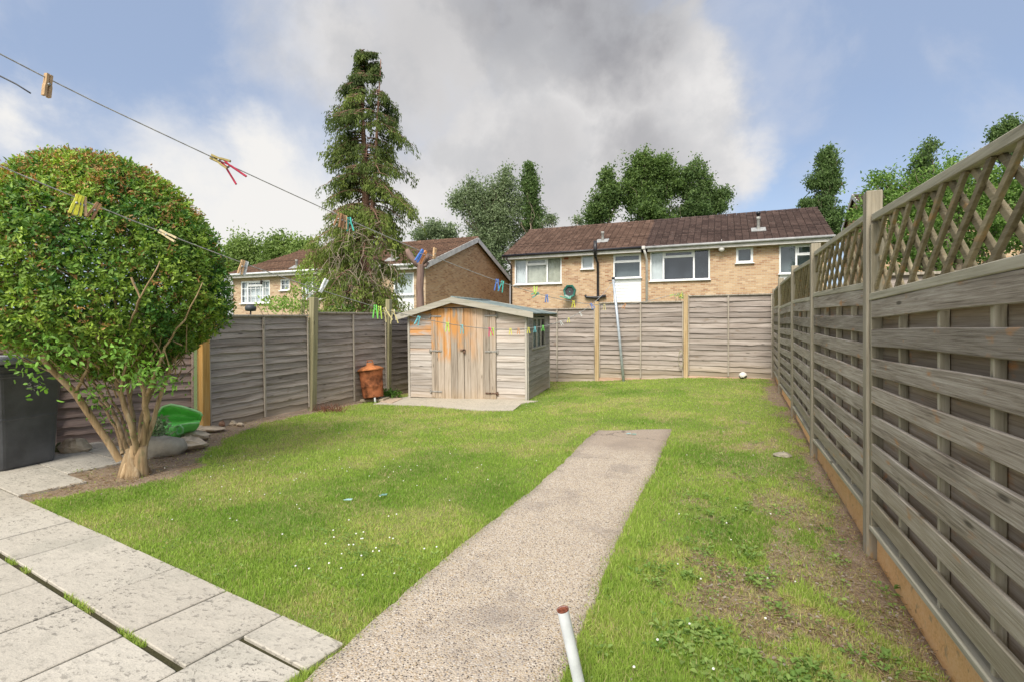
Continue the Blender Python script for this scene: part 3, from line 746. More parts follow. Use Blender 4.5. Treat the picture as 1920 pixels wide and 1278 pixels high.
# back fence: three panels stepping up to the right, facing the camera (local -y)
YB = 12.42
back = thing('lap_fence', 'grey overlapping-board fence across the far end of the lawn, stepping up to the right', 'fence', (0, 0, 0))
zA = T(1070, 578, 0).z
def xz(px, py, Y=YB): p = V(px, py, Y); return p.x, p.z
xs0 = xz(1120, 700)[0]; xs1 = xz(1286, 700)[0]; xs2 = xz(1455, 700)[0]
wA = xs1-xs0-.1
lap_panel(back, wA, 1.80, (xs0-.05-wA, YB, .035), 0, (lap_wood, batten_w), 16, 3)
lap_panel(back, wA, 1.78, (xs0+.05, YB, .18), 0, (lap_wood, batten_w), 16, 4)
lap_panel(back, xs2-xs1-.12, 1.80, (xs1+.05, YB, .285), 0, (lap_wood, batten_w), 15, 5)
lap_panel(back, wA, 1.72, (xs0-.05-2*wA-.1, YB, -.03), 0, (lap_wood, batten_w), 15, 6)
post(back, xs0, YB-.02, .02, 2.0, .095, post_tan); post(back, xs1, YB-.02, .2, 2.14, .095, post_tan)
post(back, xs0-.1-wA, YB-.02, -.02, 1.85, .095, post_tan)
gb = MB()
for a, b, z in ((xs0-.05-wA, xs0-.05, -.045), (xs0+.05, xs1-.05, .10), (xs1+.05, xs2-.07, .20)): gb.box(((a+b)/2, YB-.02, z), (b-a, .025, .15), ch=.003)
gb.build('gravel_board', wood('weathered_base_board', ((.24, .15, .10), (.40, .27, .19), (.50, .38, .29)), 0), back)

# left fence: panels along the left boundary, facing +x
left = thing('lap_fence', 'grey-brown overlapping-board fence along the left side, running from behind the clipped shrub to the shed', 'fence')
LP = [(-6.42, 4.80), (-6.40, 6.71), (-6.39, 8.82), (-6.40, 10.9)]; ztop = [1.50, 1.60, 1.66, 1.70]
for i in range(3):
    (xa, ya), (xb, yb_) = LP[i], LP[i+1]; w = math.hypot(xb-xa, yb_-ya)-.10; z0 = -.02-.02*i
    p = lap_panel(left, w, ztop[i]-z0, (xa, ya+.05, z0), R(90)+math.atan2(-(xb-xa), yb_-ya), (lap_wood, batten_w), 15, 20+i)
    p.rotation_euler = (0, -math.atan2(.05, w), R(90))
post(left, -6.40, 4.78, .0, 1.62, .11, post_orange, label='orange-brown newer post beside the clipped shrub', lean=(0, R(-.6)))
post(left, -6.38, 6.71, -.03, 1.86, .11, post_green, label='taller greenish post rising above the left fence', lean=(0, R(1.2)))
post(left, -6.37, 8.82, -.05, 1.94, .10, post_green, lean=(0, R(.7)))
post(left, -6.39, 10.95, -.05, 1.9, .10, post_green)
left2 = thing('lap_fence', 'darker brown overlapping-board fence behind the bin and the shrub stems', 'fence')
Pts = [(-6.47, 4.72), (-6.93, 3.32), (-7.45, 1.72), (-7.95, .1)]
for i in range(3):
    (xa, ya), (xb, yb_) = Pts[i], Pts[i+1]; L_ = math.hypot(xb-xa, yb_-ya)
    ang = math.atan2(ya-yb_, xa-xb)
    lap_panel(left2, L_-.08, 1.5, (xb+.04*math.cos(ang), yb_+.04*math.sin(ang), .02), ang, (lap_brown, lap_brown), 14, 40+i, 1)
    post(left2, xb, yb_, 0, 1.55, .09, wood('post_brown%d' % i, ((.09, .05, .025), (.17, .10, .055), (.24, .15, .09)), 2), ang)

# right fence: horizontal hit-and-miss boards with diamond trellis on top
tf = thing('trellis_fence', 'tall weathered fence of horizontal boards with diamond trellis along the right side', 'fence')
def trellis_section(A, B, zb, zt, ztp, seed, n=8, trellis=True):
    """A far end (x,y), B near end; each z value = (far, near): zb panel bottom, zt trellis base, ztp top rail top. local x from far to near"""
    rr = random.Random(seed); g = .055; L_ = math.hypot(B[0]-A[0], B[1]-A[1])-2*g
    ang = math.atan2(B[1]-A[1], B[0]-A[0]); ox, oy = A[0]+g*math.cos(ang), A[1]+g*math.sin(ang)
    root = bpy.data.objects.new('fence_panel', None)
    def lz(q, x): return q[0]+(q[1]-q[0])*x/L_
    # local -y? the garden side: local y axis points to (-sin, cos); running towards the camera the garden lies at local -y
    def board(mbx, za, zb_, y, th, warp=0.0):    # za,zb_: functions of x
        vs = []; S = 14; ph = rr.uniform(0, 9)
        for i in range(S+1):
            x = L_*i/S; w_ = warp*math.sin(3*x+ph)
            a_, b_ = za(x)+w_, zb_(x)+w_; c_ = .004
            for yy, zz in ((y-th/2, a_+c_), (y-th/2, b_-c_), (y-th/2+c_, b_), (y+th/2, b_), (y+th/2, a_), (y-th/2+c_, a_)):
                vs.append((x, yy, zz))
        fs = []
        for i in range(S):
            for k in range(6):
                a0 = i*6+k; a1 = i*6+(k+1) % 6; fs.append((a0, a0+6, a1+6, a1))
        fs.append(tuple(range(6))); fs.append(tuple(S*6+k for k in range(6))[::-1])
        mbx.add(vs, fs)
    fm = MB(); frm = .045
    H_ = zt[0]-zb[0]; pitch = (H_-.03)/n; bh = pitch*.60
    for k in range(n):
        top = lambda x, k=k: lz(zt, x)-.006-k*(lz(zt, x)-lz(zb, x)-.02)/n
        board(fm, lambda x, k=k, top=top: top(x)-bh, top, -.030, .018, .003)
    p = fm.build('fence_panel', trel_wood, tf, (ox, oy, 0), (0, 0, ang)); p.name = 'fence_panel'
    bmk = MB()
    for k in range(n):
        top = lambda x, k=k: lz(zt, x)-.006-(k+.5)*(lz(zt, x)-lz(zb, x)-.02)/n+.012
        board(bmk, lambda x, k=k, top=top: top(x)-pitch*.97, top, .030, .016, .003)
    bmk.build('rear_boards', trel_back, p)
    st = MB()
    for j in range(1, 4):
        x = L_*j/4+rr.uniform(-.02, .02); st.box((x, 0, (lz(zt, x)+lz(zb, x))/2), (.026, .038, lz(zt, x)-lz(zb, x)-.06), ch=.002)
    for x in (.016, L_-.016): st.box((x, -.004, (lz(ztp if trellis else zt, x)+lz(zb, x))/2-.03), (.030, .074, lz(ztp if trellis else zt, x)-lz(zb, x)-.07), ch=.003)
    st.build('frame', lat_up, p)
    for fa, fb_, yy, th_ in ((lambda x: lz(zt, x)-.004, lambda x: lz(zt, x)+.040, -.006, .075), (lambda x: lz(zb, x), lambda x: lz(zb, x)+.032, -.006, .075), (lambda x: lz(ztp, x)-.045, lambda x: lz(ztp, x), -.004, .055)):
        rl = MB(); board(rl, fa, fb_, yy, th_); rl.build('rail', lat_rail, p)
    if trellis:
        la = MB(); lb = MB(); s_ = .212
        for k in range(-4, int(L_/s_)+5):
            for sgn, m_, yy in ((1, la, -.014), (-1, lb, .006)):
                x0 = k*s_+(0 if sgn > 0 else .02); 
                def zlo(x): return lz(zt, x)+.036
                def zhi(x): return lz(ztp, x)-.040
                # lath rising along x with slope
                sl = .93
                xa = x0; za = zlo(max(0, min(L_, xa)))
                hh = zhi(L_/2)-zlo(L_/2); xb_ = x0+hh/sl; 
                ends = [(x0, 0.0), (xb_, 1.0)]
                if sgn < 0: ends = [(x0, 1.0), (xb_, 0.0)]
                (xA, fA), (xB, fB) = ends
                cl = []
                for (xq, fq, xo, fo) in ((xA, fA, xB, fB), (xB, fB, xA, fA)):
                    if xq < .032: t_ = (.032-xq)/(xo-xq) if xo != xq else 0; 
                    elif xq > L_-.032: t_ = (L_-.032-xq)/(xo-xq)
                    else: t_ = 0
                    cl.append((xq+(xo-xq)*t_, fq+(fo-fq)*t_, t_))
                if cl[0][2]+cl[1][2] > .94 or cl[0][2] > .96 or cl[1][2] > .96 or cl[0][2] < 0 or cl[1][2] < 0: continue
                pa = Vector((cl[0][0], yy, zlo(cl[0][0])+(zhi(cl[0][0])-zlo(cl[0][0]))*cl[0][1]))
                pb = Vector((cl[1][0], yy, zlo(cl[1][0])+(zhi(cl[1][0])-zlo(cl[1][0]))*cl[1][1]))
                m_.bar(pa, pb, .018, .030, up=(0, 1, 0), ch=.002) if False else m_.bar(pa, pb, .030, .018, up=(0, 1, 0), ch=.002)
        t1 = la.build('trellis', lattice_wood, p)
        # cross laths are part of the same trellis mesh
        t2 = lb.build('trellis_lath', lattice_wood, p); 
    return p
lat_up = wood('frame_wood', ((.18, .155, .10), (.30, .265, .19), (.42, .38, .29)), 2, streak=50, stain=(.42, .22, .08), stain_amt=.0)
lat_rail = wood('rail_wood', ((.20, .18, .13), (.35, .32, .24), (.50, .46, .36)), 0, streak=60)
segs_ = [  # far, near, zb(far,near), zt, top
    (FR[6], FR[5], (.42, .38), (1.76, 1.72), (2.18, 2.15)),
    (FR[5], FR[4], (.34, .30), (1.685, 1.68), (2.14, 2.13)),
    (FR[4], FR[3], (.24, .20), (1.685, 1.62), (2.155, 2.06)),
    (FR[3], FR[2], (.20, .16), (1.65, 1.585), (2.106, 2.076)),
    (FR[2], FR[1], (.075, .08), (1.505, 1.515), (2.04, 1.95)),
    (FR[1], FR[0], (.0, .0), (1.45, 1.45), (1.90, 1.90)),
]
for i, (a, b, zb_, zt_, tp_) in enumerate(segs_): trellis_section(a, b, zb_, zt_, tp_, 60+i)
tops = [2.2, 2.235, 2.21, 2.19, 2.19, 2.1]
for i, (x, y) in enumerate([FR[6], FR[5], FR[4], FR[3], FR[2], FR[1]]):
    z0 = float(zg(x, y)); post(tf, x-.012, y, z0, tops[i], .088, trel_post, label='broad square post nearest the camera' if i == 4 else None)
gb = MB()
for i in range(6):
    a, b = FR[6-i], FR[5-i]; zb_ = segs_[i][2]
    for f_ in (0,):
        A = Vector((a[0]+.01, a[1]-.05, zb_[0]-.075)); B = Vector((b[0]+.01, b[1]+.05, zb_[1]-.075))
        gb.bar(A-Vector((0, 0, .055)), B-Vector((0, 0, .055)), .022, .26, ch=.003)
        pass
gbo = gb.build('kickboard', gravel_orange, tf)
gbo['label'] = 'orange gravel boards along the foot of the fence'

# neighbour's fence seen through the trellis
nf = thing('lap_fence', 'low brown overlapping-board fence seen through the diamond trellis on the right', 'fence')
for k in range(3):
    lap_panel(nf, 1.85, 1.90, (1.55+1.95*k, 6.6, .0), 0, (lap_wood, batten_w), 15, 90+k)
    post(nf, 1.50+1.95*k, 6.58, 0, 2.0, .09, post_tan)

# ------------------------------------------------------------------ shed (local x along front, y into depth)
shed = thing('garden_shed', 'pale weathered apex shed with double doors and orange stain, at the far left', 'shed', SHO, SH_TH)
shed.rotation_euler = (R(1.6), 0, SH_TH)
EH, RH = 1.66, 1.93; RX = .98    # eaves, ridge height, ridge x
def roofz(x): return EH+(RH-EH)*(x/RX if x < RX else (SHW-x)/(SHW-RX))
DX0, DX1, DZ = .50, 1.83, 1.77
def clad_front(x0, x1, z0, z1f, seed, name='front_wall'):
    rr = random.Random(seed); mb = MB(); pitch = .121; z = z0; k = 0
    while z < 2.1:
        za = z; zb_ = z+pitch
        # clip the board to the gable slope
        def zc(x): return min(zb_, z1f(x))
        xs = [x0+(x1-x0)*i/10 for i in range(11)]
        xs = [x for x in xs if z1f(x) > za+.004]
        if len(xs) >= 2:
            vs = []
            for x in xs: vs += [(x, -.020, za+.003+.0015*math.sin(9*x+k)), (x, -.010, zc(x)), (x, .0, zc(x)), (x, .0, za+.003)]
            fs = []
            for i in range(len(xs)-1):
                a = i*4; b = a+4; fs += [(a, b, b+1, a+1), (a, a+3, b+3, b), (a+1, b+1, b+2, a+2)]
            mb.add(vs, fs)
        z += pitch; k += 1
    return mb
fw = clad_front(0.02, DX0-.004, .03, roofz, 1); b2 = clad_front(DX1+.004, SHW-.02, .03, roofz, 2); b3 = clad_front(DX0-.004, DX1+.004, DZ+.012, roofz, 3)
fw.v += [];
for o_ in (b2, b3): fw.add(o_.v, o_.f)
fw.build('front_wall', shed_clad, shed)
# side walls
def clad_side(x, sgn, holes=None):
    mb = MB(); pitch = .121; z = .03
    while z < EH-.02:
        zt_ = min(z+pitch, EH-.01)
        spans = [(0.02, SHD-.02)]
        if holes and z+pitch > holes[2] and z < holes[3]: spans = [(0.02, holes[0]), (holes[1], SHD-.02)]
        for y0, y1 in spans:
            yy = [y0+(y1-y0)*i/8 for i in range(9)]; vs = []
            for q in yy: vs += [(x+sgn*.020, q, z+.003), (x+sgn*.010, q, zt_), (x, q, zt_), (x, q, z+.003)]
            fs = []
            for i in range(8):
                a = i*4; b = a+4; fs += [(a, b, b+1, a+1), (a, a+3, b+3, b), (a+1, b+1, b+2, a+2)]
            mb.add(vs, fs)
        z += pitch
    return mb
WY0, WY1, WZ0, WZ1 = .40, 1.50, 1.0, 1.56
clad_side(SHW, 1, (WY0, WY1, WZ0, WZ1)).build('side_wall', shed_side, shed)
clad_side(0, -1).build('side_wall', shed_side, shed)
bw = MB(); bw.poly([(0, SHD, 0), (SHW, SHD, 0), (SHW, SHD, EH), (RX, SHD, RH), (0, SHD, EH)]); bw.build('rear_wall', shed_side, shed)
bw = MB(); bw.poly([(0.02, .03, 0), (SHW-.02, .03, 0), (SHW-.02, .03, EH-.05), (RX, .03, RH-.05), (.02, .03, EH-.05)])
bw.build('inner_lining', shed_side, shed)
CTM = wood('shed_corner', ((.22, .19, .145), (.37, .34, .29), (.52, .48, .43)), 2)
for c_, d_ in (((.012, -.012, EH/2+.01), (.042, .05, EH)), ((SHW-.012, -.012, EH/2+.01), (.042, .05, EH)), ((SHW+.012, .032, EH/2+.01), (.03, .04, EH)), ((SHW+.012, SHD-.03, EH/2), (.03, .05, EH))):
    ct = MB(); ct.box(c_, d_, ch=.004); ct.build('corner_trim', CTM, shed)
# window on the right side
wn = MB()
for y in (WY0, WY0+.36, WY0+.73, WY1): wn.box((SHW+.008, y, (WZ0+WZ1)/2), (.03, .05, WZ1-WZ0), ch=.003)
wn.box((SHW+.014, (WY0+WY1)/2, WZ0-.02), (.055, WY1-WY0+.1, .035), ch=.003); wn.box((SHW+.008, (WY0+WY1)/2, WZ1), (.03, WY1-WY0+.06, .04), ch=.003)
wo_ = wn.build('window', shed_trim, shed)
pn = MB()
for a, b in ((WY0, WY0+.36), (WY0+.36, WY0+.73), (WY0+.73, WY1)): pn.box((SHW-.004, (a+b)/2, (WZ0+WZ1)/2), (.006, b-a-.05, WZ1-WZ0-.04))
pn.build('pane', glass, wo_)
ww = MB(); ww.box((SHW-.10, (WY0+WY1)/2, (WZ0+WZ1)/2), (.004, WY1-WY0+.3, WZ1-WZ0+.2)); ww.build('curtain', simple('grey_green_sheet', (.30, .33, .27), .9, .3, 5), wo_)
# doors
def door(x0, x1, seed, brace_left):
    rr = random.Random(seed); mb = MB(); x = x0; n = 5
    ww_ = (x1-x0)/n
    for k in range(n):
        mb.box((x+ww_/2, -.024, (DZ+.02)/2+.004*rr.random()), (ww_-.004, .016, DZ-.03+rr.uniform(-.012, .004)), ch=.003); x += ww_
    d = mb.build('door', shed_door_m, shed)
    q = MB(); q.box(((x0+.045) if brace_left else (x1-.045), -.036, DZ/2+.02), (.07, .010, DZ-.06), ch=.003)
    q.build('cover_strip', shed_door_m, d)
    return d
mid = (DX0+DX1)/2+.02
d1 = door(DX0, mid-.003, 5, True); d2 = door(mid+.003, DX1, 6, False)
iron = simple('rusty_iron', (.16, .10, .07), .6, .5, 20, metal=.4)
galv_h = simple('hinge_steel', (.36, .34, .31), .55, .25, 20, metal=.4)
for d, x, s_ in ((d1, DX0+.01, 1), (d2, DX1-.01, -1)):
    for z in (.16, .95, 1.62):
        q = MB(); q.box((x+s_*.10, -.045, z), (.22, .006, .028), ch=.002); q.tube([(x-s_*.015, -.045, z-.03), (x-s_*.015, -.045, z+.03)], .010, 8)
        q.box((x-s_*.035, -.038, z), (.03, .006, .07), ch=.002); q.build('hinge', galv_h if z > .3 or s_ > 0 else iron, d)
q = MB(); q.box((mid-.02, -.048, .97), (.11, .010, .035), ch=.003); q.box((mid+.01, -.062, .935), (.045, .022, .05), ch=.006)
q.tube([(mid-.006, -.062, .955), (mid-.006, -.062, .985), (mid+.012, -.062, .995), (mid+.028, -.062, .985), (mid+.028, -.062, .955)], .004, 6); q.build('padlock', iron, d2)
# roof sheets with felt, ridge and barge boards
OV = .16; FY0, FY1 = -.14, SHD+.16; th = .018
def slope_pts(x0, x1, dz):
    sl1 = (RH-EH)/RX; sl2 = (RH-EH)/(SHW-RX)
    return lambda x: (EH+.03+(RH-EH)*x/RX if x <= RX else EH+.03+(RH-EH)*(SHW-x)/(SHW-RX))+dz
rf = MB(); zf = slope_pts(0, 0, 0)
NY = 10
for xa, xb_ in ((-OV-.06, RX), (RX, SHW+OV)):
    vs = []; nx_ = 8
    for i in range(nx_+1):
        for j in range(NY+1):
            x = xa+(xb_-xa)*i/nx_; y = FY0+(FY1-FY0)*j/NY
            sag = -.012*math.sin(math.pi*(j/NY))*(1 if i not in (0,) else .6)+.006*math.sin(7*x+3*y)
            vs.append((x, y, zf(x)+.012+sag))
    n_ = len(vs); vs += [(v_[0], v_[1], v_[2]-th) for v_ in vs]
    fs = []
    for i in range(nx_):
        for j in range(NY):
            a = i*(NY+1)+j; b = a+NY+1; fs.append((a, b, b+1, a+1)); fs.append((n_+a, n_+a+1, n_+b+1, n_+b))
    for i in range(nx_):
        for j in (0, NY):
            a = i*(NY+1)+j; b = a+NY+1; fs.append((a, n_+a, n_+b, b))
    for j in range(NY):
        for i in (0, nx_):
            a = i*(NY+1)+j; fs.append((a, a+1, n_+a+1, n_+a))
    rf.add(vs, fs)
roof_o = rf.build('roof', shed_felt, shed)
q = MB(); q.tube([(RX, FY0, zf(RX)+.012), (RX, FY1, zf(RX)+.006)], .03, 8); q.build('ridge_cap', shed_felt, roof_o)
for xa, xb_, y in ((-OV-.05, RX, FY0-.012), (RX, SHW+OV, FY0-.012), (-OV, RX, FY1+.012), (RX, SHW+OV, FY1+.012)):
    q = MB(); a = Vector((xa, y, zf(xa)-.035)); b = Vector((xb_, y, zf(xb_)-.035)); 
    q.prism([(a.x, y-.009, a.z-.055), (b.x, y-.009, b.z-.055), (b.x, y-.009, b.z+.055), (a.x, y-.009, a.z+.055)], (0, .018, 0)); q.build('barge_board', shed_trim, roof_o)
# ------------------------------------------------------------------ houses
def wall_with_holes(mb, x0, x1, z0, z1, holes, Y, thick=.10):
    xs = sorted(set([x0, x1]+[h[0] for h in holes]+[h[1] for h in holes])); zs = sorted(set([z0, z1]+[h[2] for h in holes]+[h[3] for h in holes]))
    for i in range(len(xs)-1):
        for j in range(len(zs)-1):
            cx = (xs[i]+xs[i+1])/2; cz = (zs[j]+zs[j+1])/2
            if any(h[0] < cx < h[1] and h[2] < cz < h[3] for h in holes): continue
            mb.quad((xs[i], Y, zs[j]), (xs[i+1], Y, zs[j]), (xs[i+1], Y, zs[j+1]), (xs[i], Y, zs[j+1]))
    for a, b, c_, d in [h[:4] for h in holes]:
        mb.quad((a, Y, c_), (a, Y+thick, c_), (a, Y+thick, d), (a, Y, d)); mb.quad((b, Y, c_), (b, Y, d), (b, Y+thick, d), (b, Y+thick, c_))
        mb.quad((a, Y, d), (a, Y+thick, d), (b, Y+thick, d), (b, Y, d)); mb.quad((a, Y, c_), (b, Y, c_), (b, Y+thick, c_), (a, Y+thick, c_))
def window(root, r, Y, cols, transoms={}, back=(darkroom,), sill=True, bars=0, fw=.065, label=None):
    """r = x0,x1,z0,z1 ; cols = column boundary fractions; transoms {column: fraction from the bottom}; back = material per column"""
    x0, x1, z0, z1 = r; mb = MB(); f = fw; yy = Y+.03; d = .07
    mb.box(((x0+x1)/2, yy, z1-f/2), (x1-x0, d, f), ch=.008); mb.box(((x0+x1)/2, yy, z0+f/2), (x1-x0, d, f), ch=.008)
    mb.box((x0+f/2, yy-.001, (z0+z1)/2), (f, d, z1-z0), ch=.008); mb.box((x1-f/2, yy-.001, (z0+z1)/2), (f, d, z1-z0), ch=.008)
    cs = [0]+list(cols)+[1]
    for c_ in cols: mb.box((x0+(x1-x0)*c_, yy-.002, (z0+z1)/2), (f*1.25, d, z1-z0-f), ch=.008)
    for k, tf_ in transoms.items():
        a = x0+(x1-x0)*cs[k]; b = x0+(x1-x0)*cs[k+1]; zz = z0+(z1-z0)*tf_
        mb.box(((a+b)/2, yy-.004, zz), (b-a-f*.6, d, f*.9), ch=.008)
        for z_ in (zz+f*.9, z1-f*1.4): mb.box(((a+b)/2, yy-.02, z_), (b-a-f*.9, d*.7, f*.8), ch=.006)
        for x_ in (a+f*1.15, b-f*1.15): mb.box((x_, yy-.021, (zz+z1)/2), (f*.8, d*.7, z1-zz-f*.6), ch=.006)
    w = mb.build('window', upvc, root)
    if label: w['label'] = label
    if bars:
        q = MB()
        for i in range(1, bars): q.box((x0+(x1-x0)*i/bars, yy, (z0+z1)/2), (.025, .03, z1-z0-f))
        nb = max(2, int((z1-z0)/.33))
        for i in range(1, nb): q.box(((x0+x1)/2, yy+.001, z0+(z1-z0)*i/nb), (x1-x0-f, .028, .025))
        q.build('glazing_bar', upvc, w)
    g_ = MB(); g_.quad((x0+f*.5, yy+.012, z0+f*.5), (x1-f*.5, yy+.012, z0+f*.5), (x1-f*.5, yy+.012, z1-f*.5), (x0+f*.5, yy+.012, z1-f*.5)); g_.build('pane', glass, w)
    for k in range(len(cs)-1):
        m_ = back[k % len(back)]; a = x0+(x1-x0)*cs[k]; b = x0+(x1-x0)*cs[k+1]
        folds = m_ in (curtain, netm); q = MB(); vs = []; S = 16 if folds else 1
        dpt = .16 if folds else .40
        for i in range(S+1):
            x = a+(b-a)*i/S; y_ = Y+dpt+(.025*math.sin(i*2.4+k) if folds else 0); vs += [(x, y_, z0-.1), (x, y_, z1+.1)]
        q.add(vs, [(i*2, i*2+2, i*2+3, i*2+1) for i in range(S)], folds)
        q.build('curtain' if folds else 'interior', m_, w)
    if sill:
        q = MB(); q.box(((x0+x1)/2, Y-.04, z0-.02), (x1-x0+.10, .14, .045), ch=.006); q.build('sill', upvc, w)
    return w
def tile_roof(root, x0, x1, ye, ze, yr, zr, mat, pitch_x=.30, course=.34, name='roof'):
    """ribbed interlocking tiles in overlapping courses from eaves (ye,ze) to ridge (yr,zr)"""
    L_ = math.hypot(yr-ye, zr-ze); nc = max(3, int(L_/course)); nr = int(abs(x1-x0)/pitch_x); per = 4
    dy, dz = (yr-ye)/L_, (zr-ze)/L_; ny, nz = -dz, dy
    if nz < 0: ny, nz = -ny, -nz
    xs = np.linspace(x0, x1, nr*per+1); ribs = np.array([.0, .012, .032, .012]*nr+[0])
    rows = []
    for k in range(nc):
        jit = np.repeat(rng.normal(0, .004, nr+1), per)[:len(xs)]
        for s_, hgt in ((k*L_/nc-.02, .060), ((k+1)*L_/nc, .010)):
            h_ = ribs+hgt+(jit if s_ < (k+.5)*L_/nc else jit*.3)
            rows.append(np.stack([xs, ye+dy*s_+ny*h_, ze+dz*s_+nz*h_], -1))
    Vv = np.array(rows); nR, nC = Vv.shape[:2]; idx = np.arange(nR*nC).reshape(nR, nC)
    f_ = np.stack([idx[:-1, :-1], idx[:-1, 1:], idx[1:, 1:], idx[1:, :-1]], -1).reshape(-1, 4)
    return np_mesh(name, Vv.reshape(-1, 3), f_, 4, mat, root)
def flue(root, x, y, z, h, r=.07, cap=True):
    q = MB(); q.lathe([(r, -.3), (r, h*.8), (r*1.25, h*.82), (r*1.25, h), (r*.8, h), (0, h*.98)], 14, (x, y, z)); o = q.build('flue', conc, root)
    q = MB(); q.box((x, y-.05, z+.02), (.62, .5, .05), (R(28), 0, 0), ch=.01); q.build('flashing', lead, o)
    return o
def rect(px0, py0, px1, py1, Y):
    a = V(px0, py1, Y); b = V(px1, py0, Y); m_ = V((px0+px1)/2, py0, Y); n_ = V((px0+px1)/2, py1, Y)
    return (a.x, b.x, n_.z, m_.z)

# --- terrace behind the far fence: two adjoining houses
YH = 25.5; ZE = 5.28; YR = 29.2; ZR = 7.27; GZ0 = -.3
XL = V(957, 500, YH).x; XR = V(1546, 500, YH).x; XM = V(1210, 500, YH).x
W1 = rect(965, 484, 1053, 533, YH); W2 = rect(1090, 478.5, 1113, 505, YH); DP = rect(1150, 476, 1202, 575, YH)
W3 = rect(1219, 469, 1331, 526, YH); W4 = rect(1380, 464, 1412, 493.5, YH); W5 = rect(1461, 459, 1530, 513, YH); P5 = rect(1461, 513, 1530, 575, YH)
hA = thing('terraced_house', 'left half of the brick terrace beyond the far fence, with black soil pipe', 'house', (0, 0, 0), group=None)
hB = thing('terraced_house', 'right half of the brick terrace beyond the far fence, with darker roof', 'house')
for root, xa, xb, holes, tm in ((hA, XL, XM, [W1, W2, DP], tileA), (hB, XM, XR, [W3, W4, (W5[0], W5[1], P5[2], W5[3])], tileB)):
    mb = MB(); wall_with_holes(mb, xa, xb, GZ0, ZE, holes, YH); mb.build('wall', brickA, root)
    mb = MB()
    if root is hA: mb.poly([(xa, YH, GZ0), (xa, YH, ZE), (xa, YR, ZR-.08), (xa, 2*YR-YH, ZE), (xa, 2*YR-YH, GZ0)])
    else: mb.poly([(xb, YH, GZ0), (xb, 2*YR-YH, GZ0), (xb, 2*YR-YH, ZE), (xb, YR, ZR-.08), (xb, YH, ZE)])
    mb.build('gable_wall', brickG, root)
    mb = MB(); mb.poly([(xa, 2*YR-YH, GZ0), (xa, 2*YR-YH, ZE), (xb, 2*YR-YH, ZE), (xb, 2*YR-YH, GZ0)]); mb.build('rear_wall', brickA, root)
    x0 = xa-(.30 if root is hA else 0); x1 = xb+(.32 if root is hB else 0)
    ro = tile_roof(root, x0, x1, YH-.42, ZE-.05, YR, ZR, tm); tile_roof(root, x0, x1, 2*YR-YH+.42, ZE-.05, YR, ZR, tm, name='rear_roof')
    q = MB(); S = int((x1-x0)/.45)
    for i in range(S):
        a = x0+(x1-x0)*i/S; b = x0+(x1-x0)*(i+1)/S-.015; q.tube([(a, YR, ZR+.01), (b, YR, ZR+.02+random.uniform(-.008, .008))], .11, 8)
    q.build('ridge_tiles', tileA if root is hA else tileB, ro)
    q = MB(); q.box(((xa+xb)/2, YH-.36, ZE-.155), (x1-x0, .03, .17)); q.build('fascia', fascia_m, root)
    q = MB(); q.box(((xa+xb)/2, YH-.18, ZE-.24), (x1-x0-.02, .34, .015)); q.build('soffit', simple('soffit_%d' % (root is hB), (.40, .33, .24), .8), root)
    q = MB(); q.tube([(x0, YH-.45, ZE-.06), (x1, YH-.45, ZE-.03)], .062, 10); q.build('gutter', black_pl if root is hA else gutter_w, root)
    xe = x0 if root is hA else x1
    for yb_ in (YH-.42, 2*YR-YH+.42):
        q = MB(); q.bar((xe, yb_, ZE-.16), (xe, YR, ZR-.10), .03, .18, up=(0, 0, 1)); q.build('barge_board', fascia_m, root)
# windows
window(hA, W1, YH, (.26, .70), {1: .74}, (netm, curtain, curtain), label='wide three-light window with cream curtains')
window(hA, W2, YH, (), {}, (netm,), label='small white window beside the black pipe')
dw = (DP[0], DP[1], V(1176, 522, YH).z, DP[3]); window(hA, dw, YH, (), {0: .66}, (greyroom,), label='stair window above the white boarded panel')
def boards_panel(root, r, n=9):
    q = MB(); x0, x1, z0, z1 = r; h_ = (z1-z0)/n
    for i in range(n): q.box(((x0+x1)/2, YH+.03, z0+h_*(i+.5)), (x1-x0, .03, h_-.012), ch=.006)
    q.box(((x0+x1)/2, YH+.055, (z0+z1)/2), (x1-x0, .01, z1-z0))
    o = q.build('boarded_panel', upvc, root); return o
boards_panel(hA, (DP[0], DP[1], DP[2], dw[2]-.05)); 
window(hB, W3, YH, (.23, .74), {1: .77}, (netm, darkroom, darkroom), label='wide three-light window with dark room behind')
window(hB, W4, YH, (), {}, (greyroom,), fw=.10, label='small square window with frosted glass')
window(hB, W5, YH, (.47,), {1: .64}, (greyroom, greyroom), label='two-light window partly hidden by the trellis fence')
boards_panel(hB, (P5[0], P5[1], P5[2], W5[2]-.05))
# pipes
def px3(px, py, Y): return tuple(V(px, py, Y))
q = MB(); q.tube([px3(1116, 452, YH-.55), px3(1116, 481, YH-.55)], .085, 10); a = px3(1116, 479, YH-.50)
q.tube([a, px3(1118, 487, YH-.28), px3(1121, 494, YH-.1), px3(1121, 560, YH-.1), px3(1120, 600, YH-.1)], .060, 10)
q.tube([px3(1097, 554, YH-.12), px3(1100, 557.5, YH-.12), px3(1119, 558.5, YH-.12), px3(1136, 555, YH-.12)], .07, 10); q.build('soil_pipe', black_pl, hA)
q = MB(); q.tube([(XL-.1, YH-.45, ZE-.1), (XL+.02, YH-.3, ZE-.35), (XL+.08, YH-.08, ZE-.55), (XL+.08, YH-.08, 0)], .045, 8); q.build('downpipe', dark_trim, hA)
q = MB(); xx_ = V(1213, 500, YH).x; q.tube([(xx_-.1, YH-.47, ZE-.05), (xx_-.02, YH-.4, ZE-.35), (xx_, YH-.08, ZE-.6), (xx_, YH-.08, 0)], .055, 8); q.box((xx_-.1, YH-.47, ZE-.06), (.16, .14, .16), ch=.02); q.build('downpipe', fascia_m, hB)
